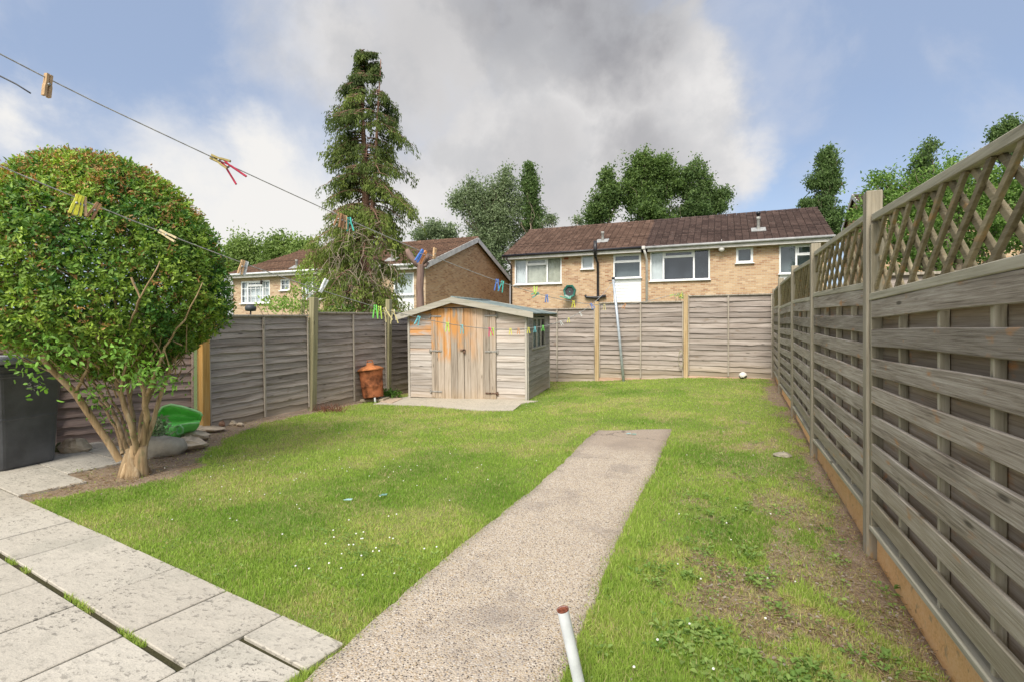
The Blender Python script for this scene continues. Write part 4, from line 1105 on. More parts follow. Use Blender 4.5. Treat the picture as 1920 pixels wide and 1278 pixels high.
q = MB(); r_ = rect(1058, 482, 1066, 487, YH); q.box(((r_[0]+r_[1])/2, YH-.004, (r_[2]+r_[3])/2), (r_[1]-r_[0], .02, r_[3]-r_[2])); q.build('air_brick', simple('terracotta', (.30, .09, .05), .9), hA)
def roof_pt(px, py, ze=ZE, ye=YH-.42, zr=ZR, yr=YR):
    # intersection of the view with the front roof slope
    x, y = ray(px); k = (HZ-py)/F; s = (zr-ze)/(yr-ye)
    t = (ze-s*ye-H)/(k-s*y); return Vector((x*t, y*t, H+k*t))
p = roof_pt(1130, 453); flue(hA, p.x, p.y, p.z, .50); p = roof_pt(1422, 432); fl = flue(hB, p.x, p.y, p.z, .62)
q = MB(); q.lathe([(.06, .55), (.06, .72), (.09, .73), (.09, .85), (0, .86)], 12, (p.x, p.y, p.z)); q.build('flue_cowl', black_pl, fl)
# lantern bulb under the eaves
q = MB(); c_ = V(1353, 466, YH-.25); q.lathe([(.02, .18), (.05, .12), (.13, .0), (.12, -.1), (.05, -.16), (0, -.17)], 14, c_); q.tube([(c_.x, c_.y, c_.z+.15), (c_.x, c_.y, c_.z+.4)], .012, 6); q.build('hanging_lamp', fascia_m, hB)
# hexagonal dish bracketed on the wall
hexd = thing('wall_dish', 'green-rimmed hexagonal dish with flat green tray, against the brick wall', 'wall ornament')
c_ = V(1068, 547, YH-.35); q = MB(); pts = []
for r_, y_ in ((.36, 0), (.33, -.07), (.24, -.03), (.21, .02), (.0, .03)):
    for k in range(7): a = k*2*math.pi/7+.2; pts.append((c_.x+r_*math.cos(a), c_.y+y_, c_.z+r_*math.sin(a)*1.05))
fs = [(i*7+k, i*7+(k+1) % 7, (i+1)*7+(k+1) % 7, (i+1)*7+k) for i in range(4) for k in range(7)]
q.add(pts[:21], [f for f in fs if max(f) < 21]); q.build('rim', simple('teal_green_plastic', (.03, .14, .11), .4, .15, 6, spec=.5), hexd)
q = MB(); q.add(pts[14:], [(i*7+k, i*7+(k+1) % 7, (i+1)*7+(k+1) % 7, (i+1)*7+k) for i in range(2) for k in range(7)]); q.build('face', simple('dark_mesh', (.07, .06, .065), .8, .3, 30), hexd)
q = MB(); a = V(1051, 556, YH-.5); b = V(1069, 561, YH-.5); q.bar(a, b, .34, .05, ch=.015); q.bar(b+Vector((0, 0, -.0)), V(1070, 556, YH-.42), .07, .07); q.bar((c_.x, c_.y, c_.z), (c_.x, YH, c_.z), .05, .05); q.build('tray', simple('light_teal', (.10, .36, .26), .45, .15, 6, spec=.5), hexd)

# --- left house with brick gable
YL = 21.0
def PL(px, py): return V(px, py, YL)
cr_ = PL(798, 503); XG = cr_.x; XLl = PL(437, 540).x; zEl = 1.32+110/960*YL/ray(760)[1]
ap = VX(890, 446, XG); YRl = ap.y; ZRl = ap.z-.05; YBk = 2*YRl-YL
hL = thing('terraced_house', 'brown-roofed brick house with white-edged gable, half hidden by the conifer', 'house')
zEl = 4.42
WL1 = rect(452, 527, 506, 569, YL); WL2 = rect(526, 524, 543, 545, YL); WL3 = rect(566, 519, 606, 562, YL); WL4 = rect(738, 512, 776, 600, YL)
mb = MB(); wall_with_holes(mb, XLl, XG, GZ0, zEl, [WL1, WL2, WL3, WL4], YL); mb.build('wall', brickL, hL)
mb = MB(); mb.poly([(XG, YL, GZ0), (XG, YBk, GZ0), (XG, YBk, zEl), (XG, YRl, ZRl-.08), (XG, YL, zEl)]); mb.build('gable_wall', brickG, hL)
mb = MB(); mb.poly([(XLl, YL, GZ0), (XLl, YL, zEl), (XLl, YRl, ZRl-.1), (XLl, YBk, zEl), (XLl, YBk, GZ0)])
mb.build('gable_wall', brickG, hL)
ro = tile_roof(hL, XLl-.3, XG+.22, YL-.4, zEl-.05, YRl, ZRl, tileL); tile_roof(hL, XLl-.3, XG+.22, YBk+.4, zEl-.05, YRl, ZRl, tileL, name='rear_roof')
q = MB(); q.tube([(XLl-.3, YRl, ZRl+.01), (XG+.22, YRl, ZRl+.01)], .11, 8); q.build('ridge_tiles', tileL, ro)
q = MB(); q.box(((XLl+XG)/2, YL-.35, zEl-.14), (XG-XLl+.45, .03, .18)); q.build('fascia', fascia_m, hL)
q = MB(); q.tube([(XLl-.3, YL-.43, zEl-.05), (XG+.1, YL-.43, zEl-.03)], .06, 10); q.build('gutter', upvc, hL)
q = MB(); q.box(((XLl+XG)/2, YL-.17, zEl-.22), (XG-XLl+.4, .34, .012)); q.build('soffit', fascia_m, hL)
for yb_, nm in ((YL-.4, 1), (YBk+.4, 2)):
    q = MB(); q.bar((XG+.22, yb_, zEl-.14), (XG+.22, YRl, ZRl-.09), .035, .26, up=(0, 0, 1)); q.build('barge_board', fascia_m, hL)
q = MB(); q.tube([(XLl-.15, YL-.4, zEl-.1), (XLl+.0, YL-.12, zEl-.45), (XLl+.0, YL-.12, 0)], .055, 8); q.build('downpipe', upvc, hL)
window(hL, WL1, YL, (.23, .76), {1: .77}, (netm,), bars=6, label='wide window with white glazing bars')
window(hL, WL2, YL, (), {}, (netm,), bars=2, label='small white window with glazing bars')
window(hL, WL3, YL, (.5,), {}, (netm, greyroom), bars=6); 
window(hL, (WL4[0], WL4[1], PL(756, 553).z, WL4[3]), YL, (), {}, (netm,))
q = MB(); q.box(((WL4[0]+WL4[1])/2, YL+.04, (WL4[2]+PL(756, 553).z)/2-.04), (WL4[1]-WL4[0], .05, PL(756, 553).z-WL4[2]-.08)); q.build('boarded_panel', upvc, hL)
for (px, py) in ((556, 502), (735, 488)):
    p = roof_pt(px, py, zEl, YL-.4, ZRl, YRl); flue(hL, p.x, p.y, p.z, .42, .06)
q = MB(); c_ = PL(493, 530); q.lathe([(0, .12), (.05, .08), (.06, -.06), (.03, -.12), (0, -.12)], 10, (c_.x, YL-.12, c_.z)); q.box((c_.x, YL-.05, c_.z+.05), (.05, .1, .05)); q.build('wall_lamp', dark_trim, hL)
q = MB(); c_ = V(470, 578, 16.0); q.lathe([(0, .16), (.12, .14), (.20, .08), (.23, 0), (.20, -.12), (0, -.14)], 18, c_); q.tube([(c_.x, c_.y, c_.z), (c_.x, c_.y, 0)], .03, 8)
tag(q.build('cowl', simple('dark_grey_metal', (.05, .055, .06), .5), None), 'dark rounded cowl on a post just above the left fence, below the barred window', 'cowl')

# --- gable end of another house at the far right, behind the broad-leaved tree
hR = thing('terraced_house', 'brick gable end with white barge boards peeping above the trellis fence', 'house')
XH = 6.9; ap = VX(1597, 366, XH); fe = VX(1577, 430, XH); yr_, zr_ = ap.y, ap.z; hw = fe.y-yr_; ze_ = fe.z; yn = yr_-hw
mb = MB(); mb.poly([(XH+.2, yn, -.2), (XH+.2, yn, ze_), (XH+.2, yr_, zr_-.1), (XH+.2, yr_+hw, ze_), (XH+.2, yr_+hw, -.2)]); mb.build('gable_wall', brickG, hR)
mb = MB(); wall_with_holes(mb, XH+.2, XH+9, -.2, ze_, [], yn+.3); mb.build('wall', brickA, hR)
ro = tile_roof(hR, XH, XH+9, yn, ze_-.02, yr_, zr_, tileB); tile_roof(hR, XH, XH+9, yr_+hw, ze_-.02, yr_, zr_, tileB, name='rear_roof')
for yb_ in (yn, yr_+hw):
    q = MB(); q.bar((XH+.02, yb_, ze_-.12), (XH+.02, yr_, zr_-.08), .04, .24, up=(0, 0, 1)); q.build('barge_board', fascia_m, hR)
# ------------------------------------------------------------------ trees
def limb(mb, a, b, r0, r1, n=6, wob=.05, seg=5):
    a = Vector(a); b = Vector(b); L_ = (b-a).length; pts = []
    for i in range(seg+1):
        t = i/seg; p = a.lerp(b, t)
        if 0 < i < seg: p += Vector((random.gauss(0, wob), random.gauss(0, wob), random.gauss(0, wob*.5)))*L_
        pts.append(p)
    mb.tube(pts, [r0+(r1-r0)*i/seg for i in range(seg+1)], n); return pts
def tree(label, cat, lobes, t, n, lsize, c_lo, c_hi, base_px, group=None, clump=.5, zb=0.0, trunk_r=.25, name='broadleaf_tree', airy=.0, up=.2, dens=.95):
    """lobes: (px, py, rpx, rpy) ellipses of the outline at depth t, made round in depth"""
    bx, by = ray(base_px); root = thing(name, label, cat, (bx*t, by*t, zb), 0, group); O = np.array([bx*t, by*t, zb])
    k = t/F; Ls = []
    for (px, py, rx, ry) in lobes:
        c_ = T(px, py, t); dd = random.uniform(-.5, .5)*rx*k*.6
        fx, fy = -SY, CY
        Ls.append((np.array([c_.x+fx*dd, c_.y+fy*dd, c_.z]), rx*k, ry*k))
    areas = np.array([l_[1]*l_[2] for l_ in Ls]); pick = rng.choice(len(Ls), int(n*dens/10), p=areas/areas.sum())
    C = []; cl = []
    for j, l_ in enumerate(Ls):
        m_ = int((pick == j).sum())
        if m_ == 0: continue
        # leafy branches that run outwards and upwards from inside the lobe; gaps stay between them
        nb_ = max(5, int(m_/11)); dv = rvec(nb_); dv[:, 2] = dv[:, 2]*.8+up*.45; dv /= np.linalg.norm(dv, axis=1, keepdims=True)
        Rv = np.array([l_[1], l_[1]*.9, l_[2]]); tip = dv*Rv*rng.uniform(.6, 1.32, (nb_, 1)); st_ = dv*Rv*.15+rvec(nb_)*Rv*.25-np.array([0, 0, l_[2]*.35*up])
        dv[:, 2] = np.where(dv[:, 2] > .25, dv[:, 2]*1.12, dv[:, 2]); w_ = rng.integers(0, nb_, m_); s_ = rng.random(m_)[:, None]**.75; th_ = (1.2-s_)*.085
        q = l_[0]+st_[w_]*(1-s_)+tip[w_]*s_+rng.normal(size=(m_, 3))*Rv*th_
        fl = rng.random(m_) < .30; other = np.array([Ls[k_][0] for k_ in rng.integers(0, len(Ls), m_)]); near = np.linalg.norm(other-l_[0], axis=1) < (l_[1]+l_[2])*1.6; fl &= near; mt = rng.random(m_)[:, None]
        q = np.where(fl[:, None], l_[0]*(1-mt)+other*mt+rng.normal(size=(m_, 3))*Rv*.28, q)
        C.append(q); cl.append((.6*rng.random(nb_)+.4*rng.random())[w_])
    C = np.concatenate(C); cl = np.concatenate(cl); m_ = len(C)
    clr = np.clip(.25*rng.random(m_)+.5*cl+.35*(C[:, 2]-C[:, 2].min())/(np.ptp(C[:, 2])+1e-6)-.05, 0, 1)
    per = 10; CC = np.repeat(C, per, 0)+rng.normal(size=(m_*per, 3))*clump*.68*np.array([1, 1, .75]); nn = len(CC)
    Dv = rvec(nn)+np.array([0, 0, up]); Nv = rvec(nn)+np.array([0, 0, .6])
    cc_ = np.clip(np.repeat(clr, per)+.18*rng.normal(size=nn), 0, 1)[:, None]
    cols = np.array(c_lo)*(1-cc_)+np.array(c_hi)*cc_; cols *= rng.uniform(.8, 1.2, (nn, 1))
    ls = lsize*.66*rng.uniform(.65, 1.35, nn)
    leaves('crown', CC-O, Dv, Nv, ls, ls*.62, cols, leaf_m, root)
    mb = MB(); top = max(l_[0][2]+l_[2]*.5 for l_ in Ls)-zb; ctr = np.mean([l_[0] for l_ in Ls], 0)-O
    tp = Vector((ctr[0]*.6, ctr[1]*.6, top*.8)); pts = limb(mb, (0, 0, -.2), tp, trunk_r, trunk_r*.25, 8, .015, 8)
    for l_ in Ls:
        e = Vector(l_[0]-O); i = max(2, min(7, int(8*(e.z*.55)/max(tp.z, .1)))); s_ = pts[i]
        p2 = limb(mb, s_, e, trunk_r*.38, trunk_r*.10, 6, .05, 5)
        for _ in range(3):
            dd = rvec(1)[0]; e2 = e+Vector((dd[0]*l_[1]*.8, dd[1]*l_[1]*.8, abs(dd[2])*l_[2]*.8)); limb(mb, p2[3], e2, trunk_r*.12, trunk_r*.03, 5, .06, 4)
    mb.build('trunk', bark, root)
    return root
GL, GH = (.12, .19, .05), (.31, .41, .12)
DL, DH = (.065, .115, .04), (.18, .26, .085)
SL, SH_ = (.12, .165, .085), (.29, .355, .19)
tree('light green round-topped tree behind the left house, nearest the clipped shrub', 'tree', [(430, 480, 26, 34), (460, 465, 30, 26), (478, 490, 30, 36), (440, 505, 28, 25)], 44, 9000, .34, GL, GH, 455, 'leafy trees behind the left house', .55)
tree('light green leafy tree rising just above the left house roof, beside the conifer', 'tree', [(515, 468, 28, 34), (545, 470, 30, 28), (575, 468, 26, 26), (530, 495, 36, 26)], 43, 9000, .34, GL, GH, 540, 'leafy trees behind the left house', .55)
tree('small dull green tree in the gap between the conifer and the silvery poplars', 'tree', [(812, 430, 20, 24), (835, 440, 18, 20), (790, 445, 12, 14)], 50, 4200, .34, SL, SH_, 815, None, .5)
tree('silvery green poplar clump behind the roof between the two brick houses', 'poplar', [(862, 380, 22, 36), (885, 372, 20, 34), (905, 395, 30, 45), (945, 350, 17, 38), (930, 385, 26, 50), (965, 385, 26, 48), (900, 430, 45, 40), (960, 430, 45, 40), (925, 460, 45, 30), (880, 350, 10, 18), (948, 325, 8, 16), (1010, 410, 14, 22), (925, 490, 40, 30), (940, 520, 40, 25)], 56, 30000, .36, SL, SH_, 930, None, .55, up=.6)
tree('narrow dark green poplar column at the right edge of the silvery clump', 'poplar', [(990, 345, 11, 30), (1000, 340, 10, 26), (997, 375, 17, 36), (1000, 410, 18, 30), (1006, 435, 18, 22), (992, 320, 6, 14)], 54, 9000, .34, DL, DH, 998, None, .42, up=1.0)
tree('thin sparse sapling tops showing just over the left end of the terrace roof', 'tree', [(1035, 412, 10, 13), (1022, 420, 10, 10), (1084, 412, 9, 12)], 50, 900, .3, SL, SH_, 1035, None, .38)
tree('left-hand dark green tree of the large clump above the terrace roof', 'tree', [(1125, 390, 22, 34), (1137, 345, 13, 24), (1120, 410, 30, 22), (1148, 370, 20, 34), (1140, 328, 6, 12)], 58, 12000, .40, DL, (.20, .285, .085), 1130, 'dark trees behind the terrace', .5, up=.5)
tree('tall middle dark green tree of the large clump above the terrace roof', 'tree', [(1195, 325, 26, 34), (1215, 312, 30, 28), (1190, 365, 34, 38), (1240, 330, 28, 32), (1260, 350, 24, 34), (1225, 370, 42, 42), (1215, 405, 50, 30), (1200, 300, 10, 14), (1248, 305, 10, 12)], 58, 28000, .40, DL, (.20, .29, .08), 1220, 'dark trees behind the terrace', .5, up=.4)
tree('right-hand tree of the large clump above the terrace roof, thinning to separate sprays', 'tree', [(1290, 330, 17, 30), (1310, 318, 14, 22), (1295, 370, 28, 34), (1320, 345, 15, 28), (1338, 370, 16, 24), (1360, 370, 14, 16), (1340, 395, 28, 18), (1290, 400, 34, 24)], 58, 15000, .38, DL, (.20, .285, .095), 1300, 'dark trees behind the terrace', .48, up=.5)
tree('dense dark column-shaped poplar standing alone at the right end of the terrace', 'poplar', [(1556, 290, 7, 22), (1540, 305, 9, 24), (1560, 320, 13, 28), (1535, 345, 18, 28), (1555, 355, 22, 32), (1545, 385, 27, 26), (1548, 412, 28, 24), (1515, 385, 12, 14), (1560, 435, 22, 20)], 52, 17000, .34, DL, (.17, .255, .08), 1548, None, .38, up=1.1)
tree('dark pointed poplar tip peeping over the leafy tree on the right', 'poplar', [(1742, 280, 10, 14), (1728, 300, 14, 18), (1735, 330, 20, 25)], 48, 3500, .34, DL, DH, 1735, 'poplar tips over the right fence', .4, up=1.0)
tree('dark poplar tip touching the trellis rail at the right edge of the photo', 'poplar', [(1890, 238, 13, 14), (1876, 256, 14, 16), (1885, 290, 22, 26), (1905, 240, 8, 10)], 44, 4500, .32, DL, DH, 1888, 'poplar tips over the right fence', .4, up=1.0)
tree('broad leafy green tree filling the view behind the diamond trellis on the right', 'tree', [(1640, 400, 45, 40), (1680, 370, 50, 48), (1740, 350, 60, 60), (1800, 325, 50, 48), (1850, 345, 55, 50), (1780, 400, 90, 80), (1700, 440, 80, 60), (1870, 420, 80, 80), (1640, 345, 14, 14), (1665, 335, 14, 12), (1910, 360, 50, 50), (1950, 420, 70, 80), (1820, 470, 100, 50), (1730, 480, 90, 45), (1640, 440, 30, 30), (1980, 350, 60, 60)], 15.5, 42000, .13, (.06, .13, .03), (.25, .38, .095), 1800, None, .16, zb=0, trunk_r=.2)

# conifer
def conifer():
    t = 17.0; bx, by = ray(683); O = Vector((bx*t, by*t, 0)); root = thing('conifer_tree', 'tall drooping conifer with twin leader tips beyond the left fence', 'conifer tree', O)
    k = t/F; rgt = Vector((CY, SY, 0)); 
    def zz(py): return H+(HZ-py)*k
    prof = [(97, -13, -5), (125, -24, 4), (150, -30, 26), (170, -38, 44), (210, -70, 62), (250, -70, 98), (300, -84, 80), (350, -82, 88), (390, -88, 96), (440, -90, 110), (480, -100, 90), (520, -112, 80), (570, -112, 84), (600, -95, 70)]
    ys_ = [p[0] for p in prof]; lf = [-p[1]*k for p in prof]; rt = [p[2]*k for p in prof]
    wood_ = MB(); dead = MB()
    l1 = [(0, 0, -.1), (-.02, 0, 3), (.03, .05, 6), (-.05, 0, 8.0), (-.18, 0, zz(100))]; wood_.tube(l1, [.20, .17, .12, .07, .015], 9)
    # second leader
    wood_.tube([(.1, .0, 2.0), (.28, -.05, 4.0), (.42, 0, 6.5), (rgt.x*.55, rgt.y*.55, zz(112))], [.12, .10, .06, .012], 8)
    C = []; Dd = []; Nn = []; Cc = []; LL = []
    def spray(p, out, size, tone, n_):
        # a drooping fan of narrow scale-leaf shoots
        for _ in range(n_):
            q = p+Vector((random.gauss(0, .085), random.gauss(0, .085), random.gauss(-.10, .11)))*size*1.7
            d = (out*random.uniform(.1, .7)+Vector((random.gauss(0, .28), random.gauss(0, .28), -random.uniform(.5, 1.1)))).normalized()
            C.append(q); Dd.append(d); Nn.append((random.gauss(0, 1), random.gauss(0, 1), random.gauss(0, .5)))
            LL.append(size*random.uniform(.09, .19)); Cc.append(tone+random.gauss(0, .13))
    NB = 185
    for i in range(NB):
        py = 96+(590-96)*((i+random.random())/NB)**.95
        z = zz(py); az = random.uniform(0, 2*math.pi); d = Vector((math.cos(az), math.sin(az), 0)); sd2 = Vector((-d.y, d.x, 0))
        s_ = d.dot(rgt); rr_ = np.interp(py, ys_, rt) if s_ > 0 else np.interp(py, ys_, lf)
        rmean = (np.interp(py, ys_, rt)+np.interp(py, ys_, lf))/2; rad = rr_*abs(s_)+rmean*(1-abs(s_)); rad *= random.choice((random.uniform(.55, .85), random.uniform(.85, 1.15)))
        rad = max(rad*.93, .10)
        lead = rgt*.45 if (s_ > 0 and py < 250) else rgt*.1*(s_ > 0)
        st = Vector((0, 0, z+rad*.30)); P_ = []; m_ = 8
        for j in range(m_+1):
            f_ = j/m_; P_.append(st+lead*(1-f_)+d*rad*f_+Vector((0, 0, rad*(.25*f_-.62*f_*f_))))
        wood_.tube(P_, [.030*(1-.85*j/m_)*(.5+rad*.5) for j in range(m_+1)], 5, cap=False)
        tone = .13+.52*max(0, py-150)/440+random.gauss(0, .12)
        for j in range(2, m_+1):
            f_ = j/m_
            if random.random() < .22: continue
            for sg in (-1, 1):
                tl = rad*random.uniform(.18, .42)*(1.1-.6*f_)+.10; td = (sd2*sg+d*random.uniform(.3, 1.0)).normalized(); ns = max(2, int(tl/.13))
                prev = P_[j]
                for q_ in range(1, ns+1):
                    g = q_/ns; pt = P_[j]+td*tl*g+Vector((0, 0, -.35*tl*g*g)); 
                    if q_ == ns: wood_.tube([P_[j], (P_[j]+pt)/2+Vector((0, 0, .02)), pt], [.010, .007, .003], 4, cap=False)
                    hang = random.uniform(.10, .34)*(.6+.5*min(1, rad))
                    for _ in range(int(9+hang*22)):
                        v_ = random.random(); C.append(pt+Vector((random.gauss(0, .045), random.gauss(0, .045), .03-hang*v_)))
                        dd_ = (td*random.uniform(.0, .5)+Vector((random.gauss(0, .25), random.gauss(0, .25), -random.uniform(.5, 1.1)))).normalized()
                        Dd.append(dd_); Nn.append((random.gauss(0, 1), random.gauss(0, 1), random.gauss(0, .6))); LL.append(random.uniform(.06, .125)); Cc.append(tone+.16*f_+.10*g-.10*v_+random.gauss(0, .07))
        if py > 400 and random.random() < .6:
            for _ in range(5):
                p_ = P_[random.randint(2, 6)]; e = p_+Vector((random.gauss(0, .25), random.gauss(0, .25), -random.uniform(.15, .7))); m2 = (p_+e)/2+Vector((random.gauss(0, .06), random.gauss(0, .06), .08)); dead.tube([p_, m2, e], [.009, .007, .003], 4, cap=False)
    # bare pale twigs hanging on the near lower side
    toc = Vector((-bx, -by, 0)).normalized()
    for _ in range(150):
        py = random.uniform(430, 575); a_ = toc+rgt*random.uniform(-1.2, .9); p_ = Vector((0, 0, zz(py)))+a_.normalized()*random.uniform(.9, 1.75)
        e = p_+Vector((random.gauss(-.15, .3), random.gauss(0, .2), -random.uniform(.2, .8))); m2 = (p_+e)/2+rgt*random.gauss(0, .1)+Vector((0, 0, .14)); dead.tube([p_, m2, e], [.011, .008, .003], 4, cap=False)
    n_ = len(C); tn = np.clip(np.array(Cc), 0, 1)[:, None]
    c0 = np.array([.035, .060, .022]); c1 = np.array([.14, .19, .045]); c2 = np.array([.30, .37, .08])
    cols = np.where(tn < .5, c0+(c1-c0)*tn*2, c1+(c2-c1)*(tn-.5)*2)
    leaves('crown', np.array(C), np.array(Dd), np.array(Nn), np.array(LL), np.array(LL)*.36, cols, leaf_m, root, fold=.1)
    wood_.build('trunk', bark_red, root); dead.build('dead_twigs', twig_m, root); print('conifer leaves', n_)
conifer()

# lopped trunk beside the conifer
lt = thing('lopped_tree', 'bare red-brown lopped trunk with sawn-off forked stumps, right of the conifer and above the shed', 'tree trunk', T(788, 618, 15.5)*1.0)
lt.location.z = 0; k_ = 15.5/F; O_ = lt.location.copy()
bark_lop = wood('lopped_bark', ((.10, .065, .05), (.19, .125, .10), (.28, .20, .165)), 2, streak=24, bump=.9)
def lp(px, py, dt=0): return T(px, py, 15.5+dt)-O_
q = MB(); q.tube([lp(788, 700), lp(789, 600), lp(787, 540), lp(789, 500), lp(788, 488)], [.13, .12, .115, .115, .13], 12)
q.build('trunk', bark_lop, lt)
q = MB(); q.tube([lp(788, 500), lp(779, 492), lp(768, 480), lp(763, 468)], [.10, .10, .08, .07], 9); q.tube([lp(788, 498), lp(797, 489), lp(801, 481, -.2)], [.11, .09, .08], 9); q.tube([lp(776, 490), lp(771, 478, .2), lp(765, 472, .2)], [.06, .07, .05], 8); q.tube([lp(784, 503), lp(798, 498), lp(803, 492)], [.07, .06, .05], 8)
q.build('limb', bark_lop, lt)

# clipped shrub ---------------------------------------------------------------
def shrub():
    tB = 4.66; B = G(252, 888); O = Vector((B.x, B.y, 0)); k = tB/F; fwd = Vector((-SY, CY, 0)); rgt = Vector((CY, SY, 0))
    root = thing('clipped_shrub', 'big clipped dome-shaped evergreen shrub with many tan stems, beside the black bin', 'shrub', O)
    # outline rows: py, left px, right px
    prof = [(290, 150, 190), (300, 95, 230), (318, 60, 278), (345, 20, 322), (380, -30, 358), (420, -60, 386), (460, -85, 408), (500, -88, 420), (540, -85, 427), (575, -75, 428), (600, -70, 418), (620, -50, 400), (640, 20, 372), (660, 80, 345), (680, 120, 315), (705, 200, 290)]
    PY = [p[0] for p in prof]; Lp = [p[1] for p in prof]; Rp = [p[2] for p in prof]
    cxp = 175
    def surf(n_, shell):
        py = rng.uniform(296, 706, n_); cx = (np.interp(py, PY, Lp)+np.interp(py, PY, Rp))/2; hw = (np.interp(py, PY, Rp)-np.interp(py, PY, Lp))/2
        a = rng.random(n_)*2*np.pi
        rad = 1-shell*rng.random(n_)**1.3 if shell > 0 else np.sqrt(rng.random(n_))*.9
        rad = rad+.012*rng.normal(size=n_)
        hw = hw*.955; X = (cx-252+np.cos(a)*hw*rad)*k; Dp = np.sin(a)*np.minimum(hw, 235)*rad*k*.82
        Zc = H+(HZ-py)*k+rng.normal(0, .015, n_)
        # perspective: nearer surface looks bigger, so pull it in
        sc = 1.0
        Pn = np.stack([X*rgt.x+Dp*fwd.x, X*rgt.y+Dp*fwd.y, Zc], -1)
        out = np.stack([np.cos(a)*rgt.x+np.sin(a)*fwd.x, np.cos(a)*rgt.y+np.sin(a)*fwd.y, np.interp(py, [278, 340, 460, 600, 740], [1.6, .75, .2, -.15, -.6])], -1)
        out /= np.linalg.norm(out, axis=1, keepdims=True)
        return Pn, out, py, rad, a
    Pn, out, py, rad, a = surf(13000, .24)
    m = fbm(Pn[:, 0]*1.0+Pn[:, 1], Pn[:, 2]+a, 2.2, 7); low = np.clip((py-560)/150, 0, 1)
    keep = (m > .20+.14*low)&(rng.random(len(py)) > low*.55); Pn, out, py, rad, a, m = Pn[keep], out[keep], py[keep], rad[keep], a[keep], m[keep]
    n_ = len(Pn); per = 9
    # each sprig: a short shoot with leaves around its tip
    sd_ = out+rng.normal(0, .55, (n_, 3))+np.array([0, 0, .35]); sd_ /= np.linalg.norm(sd_, axis=1, keepdims=True)
    f_ = np.tile(np.linspace(0, 1, per), n_)[:, None]; base = np.repeat(Pn, per, 0); sdr = np.repeat(sd_, per, 0)
    C = base+sdr*(f_*.075-.06)+rng.normal(0, .012, (n_*per, 3))
    Dv = sdr*.55+rvec(n_*per)*.9; Nv = np.repeat(out, per, 0)+rng.normal(0, .55, (n_*per, 3))+np.array([0, 0, .5])
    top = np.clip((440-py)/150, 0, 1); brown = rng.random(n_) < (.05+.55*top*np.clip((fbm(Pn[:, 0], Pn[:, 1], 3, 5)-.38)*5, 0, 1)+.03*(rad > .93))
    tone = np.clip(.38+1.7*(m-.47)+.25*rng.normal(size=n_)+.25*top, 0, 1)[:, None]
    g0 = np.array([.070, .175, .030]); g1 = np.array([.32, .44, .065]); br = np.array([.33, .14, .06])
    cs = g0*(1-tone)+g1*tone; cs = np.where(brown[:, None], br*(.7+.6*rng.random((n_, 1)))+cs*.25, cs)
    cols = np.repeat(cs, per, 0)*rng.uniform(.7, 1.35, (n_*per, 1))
    ln = rng.uniform(.025, .047, n_*per)*np.repeat(np.where(brown, .75, 1), per)
    # inner, sparser leaves
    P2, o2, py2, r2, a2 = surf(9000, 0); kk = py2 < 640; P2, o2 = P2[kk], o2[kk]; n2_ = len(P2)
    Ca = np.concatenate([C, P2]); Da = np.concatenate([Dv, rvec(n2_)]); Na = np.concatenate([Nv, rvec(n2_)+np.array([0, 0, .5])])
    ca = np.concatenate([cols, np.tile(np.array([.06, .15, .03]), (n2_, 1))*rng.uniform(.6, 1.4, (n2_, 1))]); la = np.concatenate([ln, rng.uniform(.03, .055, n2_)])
    # loose shoots springing low down
    Cx = []; 
    for (px, py_, dt, cnt) in ((45, 672, -.6, 14), (62, 700, -.75, 12), (20, 655, -.8, 14), (82, 736, -.8, 5), (125, 690, -.5, 14), (175, 730, -.3, 26), (250, 705, -.5, 30), (300, 720, -.2, 24), (190, 760, -.1, 16), (330, 712, -.2, 14), (255, 800, .2, 12), (205, 800, .3, 10), (285, 690, -.6, 26), (150, 660, -.7, 26), (95, 645, -.8, 30), (230, 655, -.7, 30)):
        c0_ = np.array(T(px, py_, tB+dt)-O); Cx.append(c0_+rng.normal(size=(cnt*2, 3))*.06)
    Cx = np.concatenate(Cx); nx_ = len(Cx)
    Ca = np.concatenate([Ca, Cx]); Da = np.concatenate([Da, rvec(nx_)+np.array([0, 0, -.1])]); Na = np.concatenate([Na, rvec(nx_)+np.array([0, 0, .7])])
    ca = np.concatenate([ca, np.tile(np.array([.19, .36, .06]), (nx_, 1))*rng.uniform(.55, 1.35, (nx_, 1))]); la = np.concatenate([la, rng.uniform(.035, .06, nx_)])
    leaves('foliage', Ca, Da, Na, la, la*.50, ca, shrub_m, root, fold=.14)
    # stems
    def sp(px, py_, dt=0): return T(px, py_, tB+dt)-O
    q = MB()
    q.tube([sp(262, 900), sp(264, 884), sp(264, 862), sp(266, 835)], [.075, .062, .05, .045], 10); q.tube([sp(240, 903, .05), sp(245, 884, .03), sp(250, 862), sp(254, 835)], [.075, .06, .048, .04], 10); q.tube([sp(252, 904, -.06), sp(252, 888, -.04), sp(248, 865, -.02), sp(243, 840)], [.06, .05, .04, .035], 10)
    for k_ in range(9): a_ = k_*.7+.3; r_ = random.uniform(.10, .16); q.tube([Vector((math.cos(a_)*r_, math.sin(a_)*r_, -.03)), Vector((math.cos(a_)*r_*.7, math.sin(a_)*r_*.7, .03)), Vector((math.cos(a_)*.03, math.sin(a_)*.03, .12+.05*random.random()))], [.02, .03, .03], 7)
    q.tube([sp(228, 905), sp(235, 880), sp(243, 850)], [.05, .05, .04], 8)
